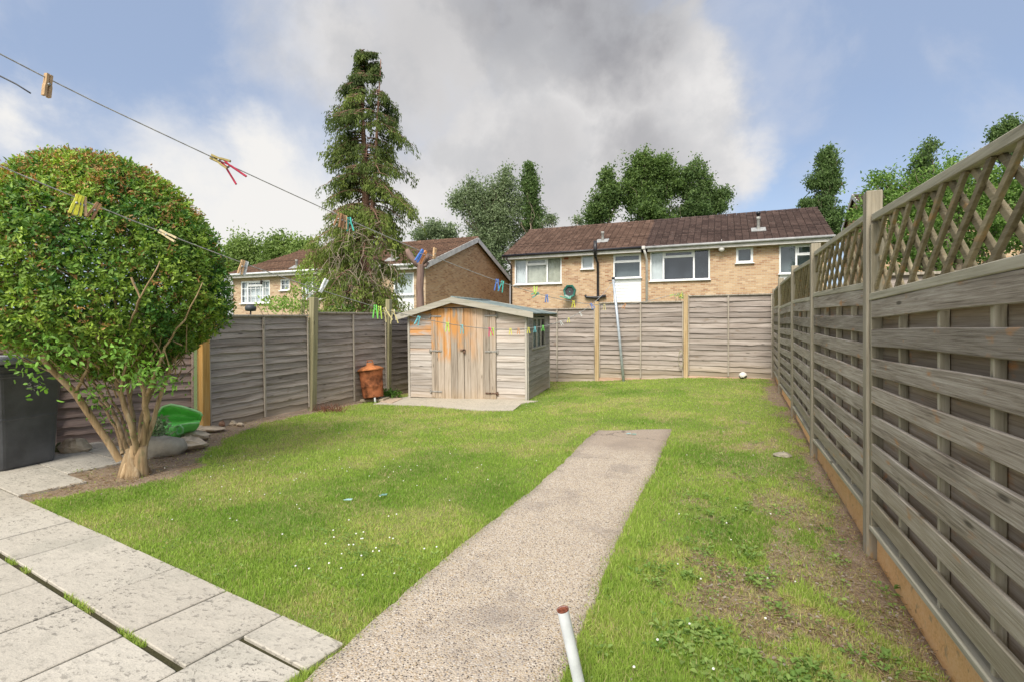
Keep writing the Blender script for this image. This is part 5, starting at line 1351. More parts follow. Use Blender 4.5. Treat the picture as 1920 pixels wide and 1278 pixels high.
    stems = [([(225, 862, 0), (185, 800, -.1), (140, 735, -.25), (95, 690, -.4), (84, 674, -.45), (92, 640, -.5), (97, 560, -.5), (92, 470, -.5), (100, 430, -.5), (112, 350, -.3)], .045, .018),
             ([(84, 676, -.45), (60, 640, -.5), (30, 600, -.5), (10, 540, -.4)], .028, .01), ([(92, 480, -.5), (75, 440, -.5), (50, 400, -.4)], .022, .01), ([(97, 465, -.5), (120, 420, -.45), (130, 380, -.4)], .022, .008),
             ([(258, 850, 0), (247, 800, -.15), (228, 745, -.15), (205, 690, -.2), (195, 640, -.2), (180, 560, -.2), (150, 460, -.2)], .04, .012),
             ([(262, 850, 0), (276, 790, 0), (272, 745, -.1), (262, 700, -.15), (235, 650, -.2), (215, 560, -.2), (210, 460, -.1)], .045, .012),
             ([(270, 845, 0), (288, 790, .1), (300, 740, .1), (318, 690, .1), (340, 640, .1), (365, 560, .1)], .035, .010),
             ([(262, 840, .1), (266, 780, .2), (290, 720, .2), (300, 650, .2), (290, 560, .2), (300, 450, .2)], .03, .010),
             ([(240, 850, .1), (222, 790, .2), (185, 730, .3), (150, 680, .3), (120, 600, .3)], .03, .010),
             ([(232, 850, .2), (215, 800, .3), (195, 760, .3), (160, 720, .3), (130, 660, .3)], .025, .008),
             ([(255, 845, .2), (250, 780, .35), (240, 720, .4), (255, 640, .4), (260, 500, .4)], .035, .010),
             ([(250, 850, .25), (228, 780, .4), (205, 740, .4), (170, 650, .5)], .025, .008),
             ([(276, 740, -.1), (290, 700, -.2), (310, 650, -.25), (345, 600, -.3), (380, 530, -.3)], .022, .006),
             ([(228, 745, -.15), (232, 700, -.25), (250, 640, -.35), (262, 560, -.4)], .02, .006), ([(140, 735, -.25), (165, 690, -.3), (170, 640, -.35), (175, 540, -.4)], .022, .006),
             ([(245, 520, -.75), (262, 560, -.7), (285, 520, -.75), (300, 490, -.75)], .012, .006), ([(262, 560, -.7), (250, 590, -.6), (230, 640, -.4)], .014, .008)]
    for pts, r0, r1 in stems:
        P_ = [sp(*p_) for p_ in pts]; m_ = len(P_)
        # smooth the path
        Q = []
        for i in range(m_-1):
            for f2 in (0, .33, .66): Q.append(P_[i].lerp(P_[i+1], f2)+Vector((random.gauss(0, .004), random.gauss(0, .004), 0)))
        Q.append(P_[-1]); q.tube(Q, [(r0+(r1-r0)*i/(len(Q)-1))*.70 for i in range(len(Q))], 8, cap=False)
    q.build('stems', bark_tan, root)
    tw = MB()
    for _ in range(420):
        i = random.randrange(n_); p_ = Vector(Pn[i]); c_ = Vector((p_.x*.35, p_.y*.35, p_.z-.25-.2*random.random())); s_ = p_.lerp(c_, random.uniform(.3, .8)); m2 = (p_+s_)/2+Vector((random.gauss(0, .03),)*3)
        tw.tube([s_, m2, p_], [.007, .005, .002], 4, cap=False)
    for _ in range(60):
        b_ = sp(random.uniform(150, 350), random.uniform(640, 720), random.uniform(-.3, .3)); e = b_+Vector((random.gauss(0, .12), random.gauss(0, .12), random.uniform(.08, .3))); tw.tube([b_, (b_+e)/2+Vector((random.gauss(0, .02), 0, 0)), e], [.007, .005, .003], 4, cap=False)
    tw.build('twigs', bark_tan, root)
    print('shrub leaves', len(Ca))
shrub()

# light sapling and undergrowth between the left fence and the left house
def bush(label, cat, name, c_, r, n_, ls, lo, hi, parent=None, stem=True, h0=0.0):
    root = thing(name, label, cat, (c_[0], c_[1], h0)); d = rvec(n_); P_ = d*(rng.random(n_)**.5)[:, None]*np.array(r)+np.array([0, 0, c_[2]-h0])
    tn = rng.random(n_)[:, None]; cols = (np.array(lo)*(1-tn)+np.array(hi)*tn); l_ = ls*rng.uniform(.6, 1.3, n_)
    leaves('foliage', P_, rvec(n_)+np.array([0, 0, .3]), rvec(n_)+np.array([0, 0, .8]), l_, l_*.5, cols, leaf_m, root)
    q = MB()
    for _ in range(9):
        e = Vector(P_[random.randrange(n_)]); q.tube([(0, 0, 0), (e.x*.4, e.y*.4, e.z*.6), tuple(e)], [.012, .008, .003], 5, cap=False)
    q.build('stems', bark, root); return root
c_ = T(530, 572, 11.5); bush('thin sapling with pale yellow-green leaves showing above the left fence', 'sapling', 'sapling', c_, (.75, .5, .22), 330, .09, (.20, .32, .06), (.38, .50, .14))
c_ = T(575, 530, 11.2); bush('thin sapling with pale leaves beside the taller post of the left fence', 'sapling', 'sapling', c_, (.35, .35, .42), 260, .08, (.18, .28, .05), (.36, .46, .12))
c_ = T(640, 600, 12.5); bush('dark green undergrowth at the foot of the conifer behind the left fence', 'bush', 'bush', (c_.x, c_.y, 1.2), (1.6, .8, .75), 2200, .10, (.04, .09, .02), (.17, .25, .05))
c_ = T(1275, 555, 13.2); bush('small sprig of variegated leaves poking over the far fence left of the middle post', 'bush', 'bush', c_, (.16, .12, .10), 60, .06, (.30, .45, .12), (.6, .7, .3))
c_ = G(772, 735); c_ = G(744, 748); bush('small green weed clump in the corner between the left fence and the shed', 'weed', 'weed_clump', (c_.x-.25, c_.y+.1, .04), (.28, .2, .10), 260, .07, (.05, .13, .02), (.16, .28, .05), h0=-.05)
c_ = G(284, 846); bush('silvery variegated plant between the shrub stems and the green plastic toy', 'plant', 'variegated_plant', (c_.x-.05, c_.y+.1, .20), (.13, .14, .20), 260, .06, (.14, .26, .10), (.55, .62, .40))
def dry_clump():
    c_ = G(620, 770); root = MB()
    for _ in range(120):
        b_ = Vector((c_.x+random.gauss(0, .14), c_.y+random.gauss(0, .10), float(c_.z)-.01)); e = b_+Vector((random.gauss(0, .07), random.gauss(0, .07), random.uniform(.04, .16))); root.tube([b_, e], [.004, .0015], 4, cap=False)
    tag(root.build('dried_plant', simple('dry_red_stalks', (.20, .09, .055), .9, .3, 20)), 'tuft of dry reddish stalks at the foot of the taller left fence post', 'dried plant')
dry_clump()
# ------------------------------------------------------------------ wheelie bin
def wheelie_bin():
    a = Vector((-6.16, 3.10, .012)); b = Vector((-6.10, 2.52, .012))      # the face towards the lawn, far and near corner
    w = (a-b).length; ang = math.atan2(a.y-b.y, a.x-b.x)              # local x along the face (near -> far), local y away from the lawn
    root = thing('wheelie_bin', 'tall black wheeled refuse bin with a worn white emblem, beside the shrub', 'bin', b, ang)
    hb = .99; d = .62
    def ring(f, z, inset, r=.07, n=5):
        x0, x1, y0, y1 = inset, w-inset, inset*.9, d-inset*.9; o = []
        for cx, cy, s in ((x1-r, y0+r, -90), (x1-r, y1-r, 0), (x0+r, y1-r, 90), (x0+r, y0+r, 180)):
            for k in range(n+1): t = R(s+90*k/n); o.append((cx+r*math.cos(t), cy+r*math.sin(t), z))
        return o
    mb = MB(); zs = [(0, .055), (.02, .045), (.25, .035), (.46, .028), (.47, .024), (.49, .026), (.74, .012), (.86, .004), (.87, -.004), (.90, -.006), (.91, .004), (hb-.06, .0), (hb-.055, -.02), (hb-.02, -.022), (hb-.015, -.005), (hb, -.005)]
    rs = [ring(0, z, i_) for z, i_ in zs]; n_ = len(rs[0]); vs = [p for r_ in rs for p in r_]; fs = []
    for i in range(len(rs)-1):
        for k in range(n_): fs.append((i*n_+k, i*n_+(k+1) % n_, (i+1)*n_+(k+1) % n_, (i+1)*n_+k))
    fs.append(tuple(range(n_))[::-1]); mb.add(vs, fs, False); mb.build('body', bin_m, root)
    q = MB(); rs = [ring(0, hb+.002, -.03), ring(0, hb+.03, -.035), ring(0, hb+.055, .02), ring(0, hb+.065, .12)]; vs = [p for r_ in rs for p in r_]; fs = []
    for i in range(3):
        for k in range(n_): fs.append((i*n_+k, i*n_+(k+1) % n_, (i+1)*n_+(k+1) % n_, (i+1)*n_+k))
    fs.append(tuple(3*n_+k for k in range(n_))); fs.append(tuple(range(n_))[::-1]); q.add(vs, fs, False)
    lid_m = simple('weathered_grey_lid', (.33, .34, .35), .5, .2, 4, spec=.5); q.build('lid', lid_m, root)
    for s in (.09, w-.09):
        q = MB(); q.tube([(s-.03, d-.02, .10), (s+.03, d-.02, .10)], .10, 16); q.build('wheel', black_pl, root)
    # worn emblem: ring, bar and broken scroll marks
    em = simple('worn_white_print', (.42, .42, .41), .7, .35, 90); q = MB(); cx, cz = w*.52, .78; y_ = -.004
    def disc(x, z, r_, r2, n=14, y=y_): 
        vs = []
        for k in range(n): t = 2*math.pi*k/n; vs += [(x+r_*math.cos(t), y, z+r_*math.sin(t)), (x+r2*math.cos(t), y, z+r2*math.sin(t))]
        q.add(vs, [(2*k, 2*((k+1) % n), 2*((k+1) % n)+1, 2*k+1) for k in range(n)])
    disc(cx-.035, cz+.008, .016, .006); q.box((cx-.032, y_, cz-.020), (.042, .002, .014)); q.box((cx-.035, y_, cz-.035), (.04, .002, .004)); disc(cx+.012, cz-.008, .011, .005); q.box((cx+.030, y_, cz-.012), (.012, .002, .02)); disc(cx+.048, cz-.004, .012, .008)
    for k in range(10):
        t = R(20+k*15); q.box((cx+.012+.058*math.cos(t), y_, cz-.008+.052*math.sin(t)), (.010, .002, .0035), (0, -t+R(90), 0))
    for k in range(5): t = R(200+k*32); q.box((cx+.012+.05*math.cos(t), y_, cz-.01+.045*math.sin(t)), (.009, .002, .004), (0, -t+R(90), 0))
    q.box((cx+.03, y_, cz-.036), (.05, .002, .004)); q.tube([(cx-.002, y_, cz-.035), (cx+.01, y_, cz-.055)], .003, 4)
    eo = q.build('emblem', em, root)
wheelie_bin()

# ------------------------------------------------------------------ green plastic toy
def toy():
    tt = 6.0; c_ = T(340, 792, tt); root = thing('plastic_toy', 'bright green moulded plastic seat tipped on its side against the orange post', 'toy', (c_.x, c_.y, .0)); O_ = Vector((c_.x, c_.y, 0))
    def p(px, py, dt=0): return T(px, py, tt+dt*.75)-O_
    # concave tray: rows from back rim (upper) to front rim (lower)
    top = [p(294, 776, .05), p(305, 762, .1), p(320, 757.5, .1), p(340, 761, .1), p(360, 767, .12), p(376, 773, .15), p(379, 779, .15)]
    mid = [p(298, 790, .30), p(308, 782, .33), p(322, 778, .36), p(340, 778, .38), p(358, 782, .38), p(371, 786, .34), p(377, 788, .22)]
    m2_ = [p(300, 800, .22), p(312, 795, .18), p(325, 792, .15), p(342, 792, .16), p(356, 791, .16), p(368, 789, .14), p(375, 790, .12)]
    low = [p(302, 806, .0), p(312, 802, -.05), p(326, 800, -.08), p(341, 795, -.03), p(355, 793, .0), p(367, 792, .02), p(374, 792, .06)]
    skirt = [p(304, 812, .0), p(313, 818, -.05), p(328, 819, -.08), p(342, 812, .02), p(354, 808, .06), p(364, 806, .08), p(371, 798, .1)]
    def grid(rows, name, m_, parent, th=.012):
        mb = MB(); nR, nC = len(rows), len(rows[0]); S = 3
        # bilinear refine with Catmull for smoothness
        def cr(P0_, P1, P2, P3, t): return .5*((2*P1)+(P2-P0_)*t+(2*P0_-5*P1+4*P2-P3)*t*t+(-P0_+3*P1-3*P2+P3)*t*t*t)
        def sub(L_):
            o = []
            for i in range(len(L_)-1):
                for j in range(S): o.append(cr(L_[max(i-1, 0)], L_[i], L_[i+1], L_[min(i+2, len(L_)-1)], j/S))
            return o+[L_[-1]]
        rr = [sub(r_) for r_ in rows]; cols_ = [sub([r_[j] for r_ in rr]) for j in range(len(rr[0]))]; nC = len(cols_); nR = len(cols_[0])
        vs = [q_ for c2 in cols_ for q_ in c2]; fs = [(i*nR+j, (i+1)*nR+j, (i+1)*nR+j+1, i*nR+j+1) for i in range(nC-1) for j in range(nR-1)]
        mb.add(vs, fs, True); o = mb.build(name, m_, parent); sm = o.modifiers.new('thickness', 'SOLIDIFY'); sm.thickness = th; return o
    grid([top, mid, m2_, low], 'seat', green_pl, root, .014); grid([low, skirt], 'side_shell', green_pl, root, .012)
    q = MB(); q.tube(top, .013, 8); q.tube(low, .010, 8); q.build('rim', simple('pale_green_plastic', (.36, .72, .30), .4, .1, 8, spec=.45), root)
    q = MB(); pts = [p(330, 800, -.10), p(337, 796, -.13), p(343, 802, -.12), p(342, 811, -.10), p(335, 814, -.08), p(330, 809, -.09), p(333, 803, -.11)]; q.tube(pts, .012, 8); q.build('handle', simple('pale_green_handle', (.30, .66, .26), .4, .1, 8, spec=.45), root)
    q = MB(); e = [p(300+14*math.cos(R(a)), 806+10*math.sin(R(a)), .1) for a in range(0, 360, 30)]; 
    q.lathe([(0, .09), (.07, .08), (.11, .03), (.12, -.05), (.09, -.12), (0, -.13)], 16, p(318, 806, .02)); q.build('bowl', green_pl, root)
toy()
q = MB(); c_ = G(290, 842); q.lathe([(0, .14), (.05, .13), (.09, .07), (.10, 0)], 12, (c_.x-.35, c_.y+.2, .04)); q.lathe([(.105, .0), (.12, .01), (.11, .03)], 12, (c_.x-.35, c_.y+.2, .04))
tag(q.build('plastic_pot', green_pl), 'small green plastic tub half hidden behind the shrub stems', 'tub')

# ------------------------------------------------------------------ stones
def stone(px, py, r, label, m_, flat=.5, seed=0, name='stone', elong=1.0, dz=.0):
    r *= 1.2; flat = min(.85, flat*1.5); c_ = G(px, py); rr = np.random.default_rng(seed); mb = MB(); n1_, n2_ = 14, 9; vs = []; axs = rr.normal(size=(9, 3)); axs /= np.linalg.norm(axs, axis=1, keepdims=True); dd = rr.uniform(.62, .95, 9)
    for i in range(n2_+1):
        ph = math.pi*i/n2_
        for j in range(n1_):
            th_ = 2*math.pi*j/n1_; d = np.array([math.sin(ph)*math.cos(th_), math.sin(ph)*math.sin(th_), math.cos(ph)])
            s = min([1.0]+[dd[k]/max(1e-3, float(d@axs[k])) for k in range(9) if float(d@axs[k]) > .1]); s *= 1+.05*rr.normal()
            vs.append((d[0]*r*s*elong, d[1]*r*s, d[2]*r*flat*s))
    fs = [(i*n1_+j, (i+1)*n1_+j, (i+1)*n1_+(j+1) % n1_, i*n1_+(j+1) % n1_) for i in range(n2_) for j in range(n1_)]
    mb.add(vs, fs, False); o = mb.build(name, m_, None, (c_.x, c_.y, c_.z+r*flat*.45+dz), (0, 0, YAW+rr.uniform(-.4, .4)))
    return tag(o, label, 'stone', 'rockery stones along the left fence')
SS = [(338, 842, .15, 'flat pale broken stone right of the big grey boulder', stone_m, .35, 1.5), (362, 823, .105, 'tan wedge-shaped stone beside the lawn edge, right of the flat pale stone', stone_m, .45, 1.5), (349, 818, .075, 'small greyish stone tucked behind the wedge-shaped one', stone_g, .6, 1.1), (372, 806, .06, 'small brown stone below the green plastic toy', stone_m, .5, 1.3),
      (395, 806, .12, 'flat buried slab of stone in front of the orange post', stone_m, .18, 1.4), (413, 797, .06, 'brick-coloured stone against the foot of the left fence', simple('reddish_stone', (.36, .20, .12), .9, .3, 6), .6, 1.3), (325, 822, .08, 'reddish flat stone at the foot of the green plastic toy', simple('reddish_stone_b', (.34, .23, .17), .9, .3, 6), .4, 1.6), (437, 795, .045, 'small light stone on the bare earth by the left fence', stone_m, .5, 1.1), (450, 797, .035, 'little light chip of stone farthest right in the rockery', stone_m, .5, 1.2),
      (352, 833, .07, 'narrow grey stone on the turf edge, below the wedge-shaped stone', stone_g, .4, 1.7)]
for i, s_ in enumerate(SS): stone(s_[0], s_[1], s_[2], s_[3], s_[4], s_[5], 200+i, elong=s_[6])
o = stone(295, 850, .17, 'big rounded grey boulder beside the shrub trunk', stone_g, .50, 231, elong=1.35); o.data.polygons.foreach_set('use_smooth', [True]*len(o.data.polygons))
stone(140, 846, .10, 'rounded tan stone behind the slabs, right of the black bin', stone_m, .7, 241, elong=1.2); stone(118, 845, .07, 'mossy dark stone next to the corner of the black bin', simple('mossy_stone', (.10, .12, .05), .95, .3, 8), .7, 242)

# ------------------------------------------------------------------ incinerator bin
def incinerator():
    c_ = G(700, 748); c_ = T(700, 746, 9.75); root = thing('garden_incinerator', 'rusty orange metal incinerator bin with a lid, leaning on a board against the left fence', 'incinerator', (c_.x, c_.y, float(c_.z)+.02)); root.rotation_euler = (R(-3), R(-7), .3)
    mb = MB(); mb.lathe([(.0, .0), (.185, .0), (.19, .02), (.196, .1), (.202, .20), (.207, .21), (.207, .23), (.203, .24), (.222, .50), (.226, .505), (.226, .52)], 30); mb.build('body', rust, root)
    mb = MB(); mb.lathe([(.245, .515), (.248, .53), (.235, .545), (.16, .585), (.07, .61), (.065, .66), (.0, .66)], 30); mb.build('lid', simple('bright_rust', (.36, .13, .045), .85, .45, 6, bump=.4), root)
    mb = MB(); mb.tube([(-.05, 0, .64), (-.05, 0, .70), (.05, 0, .70), (.05, 0, .64)], .011, 6); mb.build('handle', rust, root)
    hole = simple('dark_vent', (.02, .012, .01), .95)  # flat near-black patches laid over the unbroken body at the vents
    for k in range(9):
        a = R(k*40+8); m2 = MB(); r_ = .189
        m2.add([(r_*math.cos(a+s)*1.012, r_*math.sin(a+s)*1.012, .035+z) for s, z in ((-.10, 0), (.10, 0), (.11, .03), (0, .05), (-.11, .03))], [(0, 1, 2, 3, 4)]); m2.build('vent_hole', hole, root)
    for k in range(3):
        a = R(k*120-60); m2 = MB(); m2.box((.17*math.cos(a), .17*math.sin(a), -.05), (.03, .03, .10)); m2.build('leg', simple('bleached_leg%d' % k, (.62, .62, .62), .6), root)
    bd = MB(); b_ = T(703, 744, 9.85); bd.box((b_.x, b_.y, float(zg(b_.x, b_.y))+.03), (.46, .34, .045), (0, R(-3), R(15)), ch=.006); tag(bd.build('board', trel_wood), 'short weathered board lying under the rusty incinerator', 'board')
incinerator()
q = MB(); c_ = G(738, 752); c2 = [G(712, 754), G(735, 746), G(755, 748), G(735, 757)]; q.prism([(p.x, p.y, p.z-.01) for p in c2], (0, 0, .035)); tag(q.build('paving_slab', simple('buff_slab', (.44, .34, .25), .9, .15, 8)), 'single buff paving slab between the incinerator and the shed pad', 'slab')

# ------------------------------------------------------------------ poles and clothes lines
b_ = V(1170, 714, 12.0); t_ = V(1150, 524, 12.15)
pl = thing('clothes_pole', 'slim grey galvanised clothes-line pole leaning left in front of the far fence', 'pole', b_)
q = MB(); q.tube([(0, 0, -.1), tuple((t_-b_)*.5), tuple(t_-b_)], [.034, .031, .030], 14); q.build('shaft', galv, pl)
q = MB(); tt = t_-b_; q.tube([tuple(tt), tuple(tt+Vector((0, 0, .05)))], .037, 14); q.tube([tuple(tt+Vector((-.12, 0, -.03))), tuple(tt+Vector((.05, 0, -.02)))], .008, 6); q.tube([tuple(tt+Vector((-.10, 0, -.09))), tuple(tt+Vector((.05, 0, -.08)))], .008, 6); q.build('cleat', black_pl, pl)
tp = T(1055, 1141, 1.80); bp_ = T(1097, 1330, 1.80)
st = thing('pipe_stub', 'short grey-white pipe stub with rusty open rim, at the bottom edge beside the path', 'pipe', (bp_.x, bp_.y, 0)); bb = Vector((bp_.x, bp_.y, 0)); dirv = (tp-bp_); low_ = tp-dirv*1.25-bb; up_ = tp-bb
q = MB(); n_ = 24; ax = dirv.normalized(); 
q.tube([tuple(low_), tuple(up_)], .0205, 24, cap=False); q.tube([tuple(up_), tuple(up_-ax*.15)], .0175, 24, cap=False); q.build('shaft', white_pipe, st)
q = MB(); A = ax.orthogonal().normalized(); B_ = ax.cross(A); vs = []
for r_, h_ in ((.0207, -.004), (.0210, .0), (.0206, .0015), (.0176, .0015), (.0170, -.012), (.0170, -.03)):
    for k in range(24): a = 2*math.pi*k/24; vs.append(up_+(A*math.cos(a)+B_*math.sin(a))*r_+ax*h_)
q.add(vs, [(i*24+k, i*24+(k+1) % 24, (i+1)*24+(k+1) % 24, (i+1)*24+k) for i in range(5) for k in range(24)], True); q.build('rim', simple('rusty_rim', (.22, .07, .04), .8, .3, 60), st)
q = MB(); q.add([up_-ax*.028+(A*math.cos(2*math.pi*k/20)+B_*math.sin(2*math.pi*k/20))*.0174 for k in range(20)], [tuple(range(20))]); q.build('bore_shade_disc', simple('bore_shade', (.02, .012, .01), .9), st)  # flat dark disc stands in for the shade inside the pipe
def line_curve(pts):
    """smooth plan-straight line through (px,row) samples: returns function y -> point"""
    return pts
def lineplane(px, py, X1, sl):        # point where view ray crosses the vertical plane of the line  x = X1 + sl*(y-1)
    x, y = ray(px); t = (X1-sl)/(x-sl*y); return T(px, py, t)
def cat_line(samples, X1, sl, ends):
    P_ = [lineplane(px, py, X1, sl) for px, py in samples]+ends; P_.sort(key=lambda p: p.y)
    ysn = np.array([p.y for p in P_]); zsn = np.array([p.z for p in P_])
    co = np.polyfit(ysn, zsn, 4, w=1/np.maximum(1, ysn*.35))
    yy = np.linspace(-1.5, ysn[-1], 70); zz = np.polyval(co, yy); zz = zz+np.interp(yy, ysn[[0, -1]], [0, zsn[-1]-np.polyval(co, ysn[-1])])
    return yy, zz
L1 = dict(X1=-1.95, sl=.105); L2 = dict(X1=-2.2, sl=-.012)
S1 = [(0, 105), (88, 150), (200, 205), (300, 250), (400, 298), (500, 343), (640, 402), (790, 471), (935, 534), (1005, 553), (1075, 564), (1107, 569), (1135, 573), (1172, 573), (1262, 556)]
S2 = [(0, 311), (90, 350), (180, 387), (310, 440), (450, 490), (600, 543), (705, 575), (785, 598), (840, 608), (920, 616.5), (960, 617), (1003, 613.5), (1052, 603), (1066, 597), (1110, 572)]
e1 = V(1284, 552, 12.36); y1, z1_ = cat_line(S1, L1['X1'], L1['sl'], [e1]); e2 = t_.copy(); 
y2, z2_ = cat_line(S2, L2['X1'], L2['sl'], [e2])
def pt1(y): return Vector((np.interp(y, [1, 12.36], [-1.95, -1.95+.105*11.36]), y, float(np.interp(y, y1, z1_))))
def pt2(y): return Vector((-2.2-.012*(y-1), y, float(np.interp(y, y2, z2_))))
def cord(name, f, ya, yb_, label, r0=.0022):
    yy = list(np.linspace(ya, yb_, 90)); P_ = [f(y) for y in yy]; rr = [.0019+.00028*max(0, y) for y in yy]
    q = MB(); q.tube(P_, rr, 6, cap=False); return tag(q.build(name, cord_m), label, 'clothes line')
cord('clothes_line', pt1, -1.4, 12.34, 'upper clothes line crossing the sky from the top left and dipping past the shed')
cord('clothes_line', pt2, -1.4, 12.1, 'lower clothes line crossing the clipped shrub and the shed doors to the leaning pole')
q = MB(); P_ = [T(-60, 110, 1.5), T(0, 143, 1.5), T(30, 158, 1.5), T(57, 175, 1.5)]; q.tube(P_, .0024, 6); tag(q.build('cord_end', simple('dark_cord', (.06, .06, .06), .6)), 'loose dark cord end sticking in from the left edge below the upper clothes line', 'cord')

# pegs
PC = {'yellow': (.68, .66, .06), 'wood': (.50, .33, .18), 'brown': (.36, .20, .10), 'pale': (.60, .50, .30), 'green': (.16, .60, .09), 'lime': (.45, .68, .08), 'teal': (.05, .45, .38), 'blue': (.08, .20, .55), 'pink': (.75, .05, .20), 'red': (.48, .015, .06), 'white': (.66, .68, .66), 'cyan': (.15, .50, .55), 'orange': (.62, .26, .08), 'dull': (.30, .46, .46), 'dullteal': (.16, .30, .26), 'grey': (.42, .42, .38), 'olive': (.35, .27, .08), 'beige': (.60, .52, .25)}
PM = {k: simple('peg_'+k, v, .45 if k not in ('wood', 'brown', 'pale', 'grey') else .8, .12, 60, spec=.4) for k, v in PC.items()}
spring_m = simple('peg_spring', (.40, .40, .38), .4, .1, 30, metal=.6)
def peg(f, px, col, label, spread=9, yaw=0.0, roll=0.0, tilt=0.0, flip=False, L_=.062, L_def=None, ln=None):
    X1, sl = (L1['X1'], L1['sl']) if f is pt1 else (L2['X1'], L2['sl'])
    x, y = ray(px); t = (X1-sl)/(x-sl*y); P_ = f(y*t)
    root = thing('clothes_peg', label, 'clothes peg', P_, 0, 'pegs left on the clothes lines'); wdt = .013; th_ = .0095; Lp_ = L_*(1+.02*max(0, y*t-2))
    for s in (-1, 1):
        q = MB(); a = R(spread)*s
        # jaw pinches the line at the origin, handle hangs below
        g_ = .0012 if spread < 5 else .003; pts = [(s*g_, 0, .014), (s*g_, 0, -.016), (s*(g_+.0015)+math.sin(a)*.01, 0, -.026), (s*(g_+.001)+math.sin(a)*(Lp_-.02), 0, -Lp_+.004)]
        vs = []
        for (xx, _, zz) in pts:
            for dy in (-wdt/2, wdt/2): vs += [(xx-s*0, dy, zz), (xx+s*th_*.8, dy, zz)]
        fs = []
        for i in range(3):
            b_ = i*4; n2 = b_+4; fs += [(b_, n2, n2+2, b_+2), (b_+1, b_+3, n2+3, n2+1), (b_, b_+1, n2+1, n2), (b_+2, n2+2, n2+3, b_+3)]
        fs += [(0, 2, 3, 1), (12, 13, 15, 14)]; q.add(vs, fs); q.build('prong', PM[col], root)
    q = MB(); q.tube([(0, -.008, -.019), (0, .008, -.019)], .0045, 8); q.build('spring', spring_m, root)
    root.rotation_euler = (tilt+(math.pi if flip else 0), roll, YAW+yaw)
    return root
PI = math.pi
peg(pt1, 88, 'wood', 'wooden peg alone on the upper clothes line at the top left of the sky', 1, 1.35, .1)
peg(pt1, 402, 'olive', 'olive and green peg just left of the red peg on the upper clothes line', 12, .2, -1.15); peg(pt1, 421, 'red', 'dark red open peg lying along the upper clothes line', 14, .3, -.75, L_=.095)
peg(pt1, 636, 'brown', 'red-brown peg at the left of the group against the conifer', 7, .5, .25); peg(pt1, 641, 'brown', 'dark brown peg second in the group against the conifer', 4, .9, .1); peg(pt1, 647, 'wood', 'pale wooden peg third in the group against the conifer', 3, .6, .05); peg(pt1, 655, 'teal', 'turquoise peg hanging right of the brown pegs against the conifer', 12, .2, -.1)
peg(pt1, 791, 'blue', 'bright blue peg set crosswise in front of the lopped trunk', 3, .9, .6, flip=False, L_=.085); peg(pt1, 797, 'orange', 'tan peg tucked against the bright blue peg at the lopped trunk', 3, .9, .6, L_=.085); peg(pt1, 814, 'wood', 'upright pale wooden peg in front of the brick gable', 2, 1.0, .15, flip=True)
peg(pt1, 932, 'blue', 'dark blue peg beside the teal one just above the shed roof', 9, .2, .05, L_=.08); peg(pt1, 942, 'teal', 'teal peg beside the dark blue one just above the shed roof', 9, .2, .25, L_=.08); peg(pt1, 1003, 'lime', 'yellow-green peg standing up at the right tip of the shed roof', 8, .1, .1, flip=True); peg(pt1, 1008, 'teal', 'teal peg lying over the yellow-green one at the right tip of the shed roof', 12, .3, 1.2)
peg(pt1, 1025, 'blue', 'pale blue peg hanging against the brick wall right of the shed roof', 7, .2, 0); peg(pt1, 1075, 'yellow', 'yellow peg below the hexagonal dish', 11, 0, 0); peg(pt1, 1108, 'blue', 'light blue peg just left of the first far fence post', 10, 0, -.6); peg(pt1, 1133, 'beige', 'beige peg in front of the fence just right of the first far post', 10, 0, 0); peg(pt1, 1172, 'orange', 'small orange peg just right of the leaning pole', 10, 0, .5)
peg(pt1, 1262, 'lime', 'lime green peg lying on its side left of the middle far post', 9, 0, 1.3); peg(pt1, 1277, 'yellow', 'yellow peg nearest the middle far post', 9, 0, .2)
peg(pt2, 146, 'yellow', 'bright yellow peg in front of the clipped shrub', 4, .9, .25, L_=.066); peg(pt2, 151, 'yellow', 'second yellow peg, right behind the bright yellow one at the shrub', 4, .9, .18, L_=.066); peg(pt2, 156, 'wood', 'pale wooden peg pressed against the two yellow pegs at the shrub', 3, .9, .02, L_=.06); peg(pt2, 182, 'brown', 'tilted red-brown wooden peg right of the yellow pegs', 3, .9, .45, L_=.058)
peg(pt2, 305, 'pale', 'thin pale wooden peg lying along the lower line over the shrub', 3, .1, -1.05, L_=.065); peg(pt2, 455, 'wood', 'wooden peg over the roof corner of the left house', 3, .9, .25); peg(pt2, 461, 'white', 'white peg touching the wooden one over the left house roof', 3, .9, .3); peg(pt2, 602, 'white', 'white peg standing up in front of the conifer foot', 3, .9, .5, flip=True, L_=.08)
peg(pt2, 704, 'green', 'bright green peg over the left fence top near the second post', 8, .1, 0, L_=.08); peg(pt2, 712, 'lime', 'yellow peg side by side with the bright green one', 6, .1, 0, L_=.08); peg(pt2, 722, 'beige', 'pale yellow peg splayed in front of the fence post left of the shed', 12, .1, -.35, L_=.09); peg(pt2, 737, 'beige', 'creamy yellow peg with wide open legs left of the shed roof', 16, .3, -.1, L_=.09)
peg(pt2, 785, 'cyan', 'pale cyan peg near the left edge of the shed front', 10, .5, .35); peg(pt2, 839, 'lime', 'lime peg in front of the left shed door', 7, 0, 0, L_=.075); peg(pt2, 866, 'cyan', 'cyan peg in front of the gap between the shed doors', 5, .2, 0, L_=.075); peg(pt2, 918, 'pink', 'hot pink peg in front of the right shed door', 14, .2, -.2, L_=.08); peg(pt2, 924, 'lime', 'yellow-green peg half hidden by the hot pink one', 8, .2, .1, L_=.075)
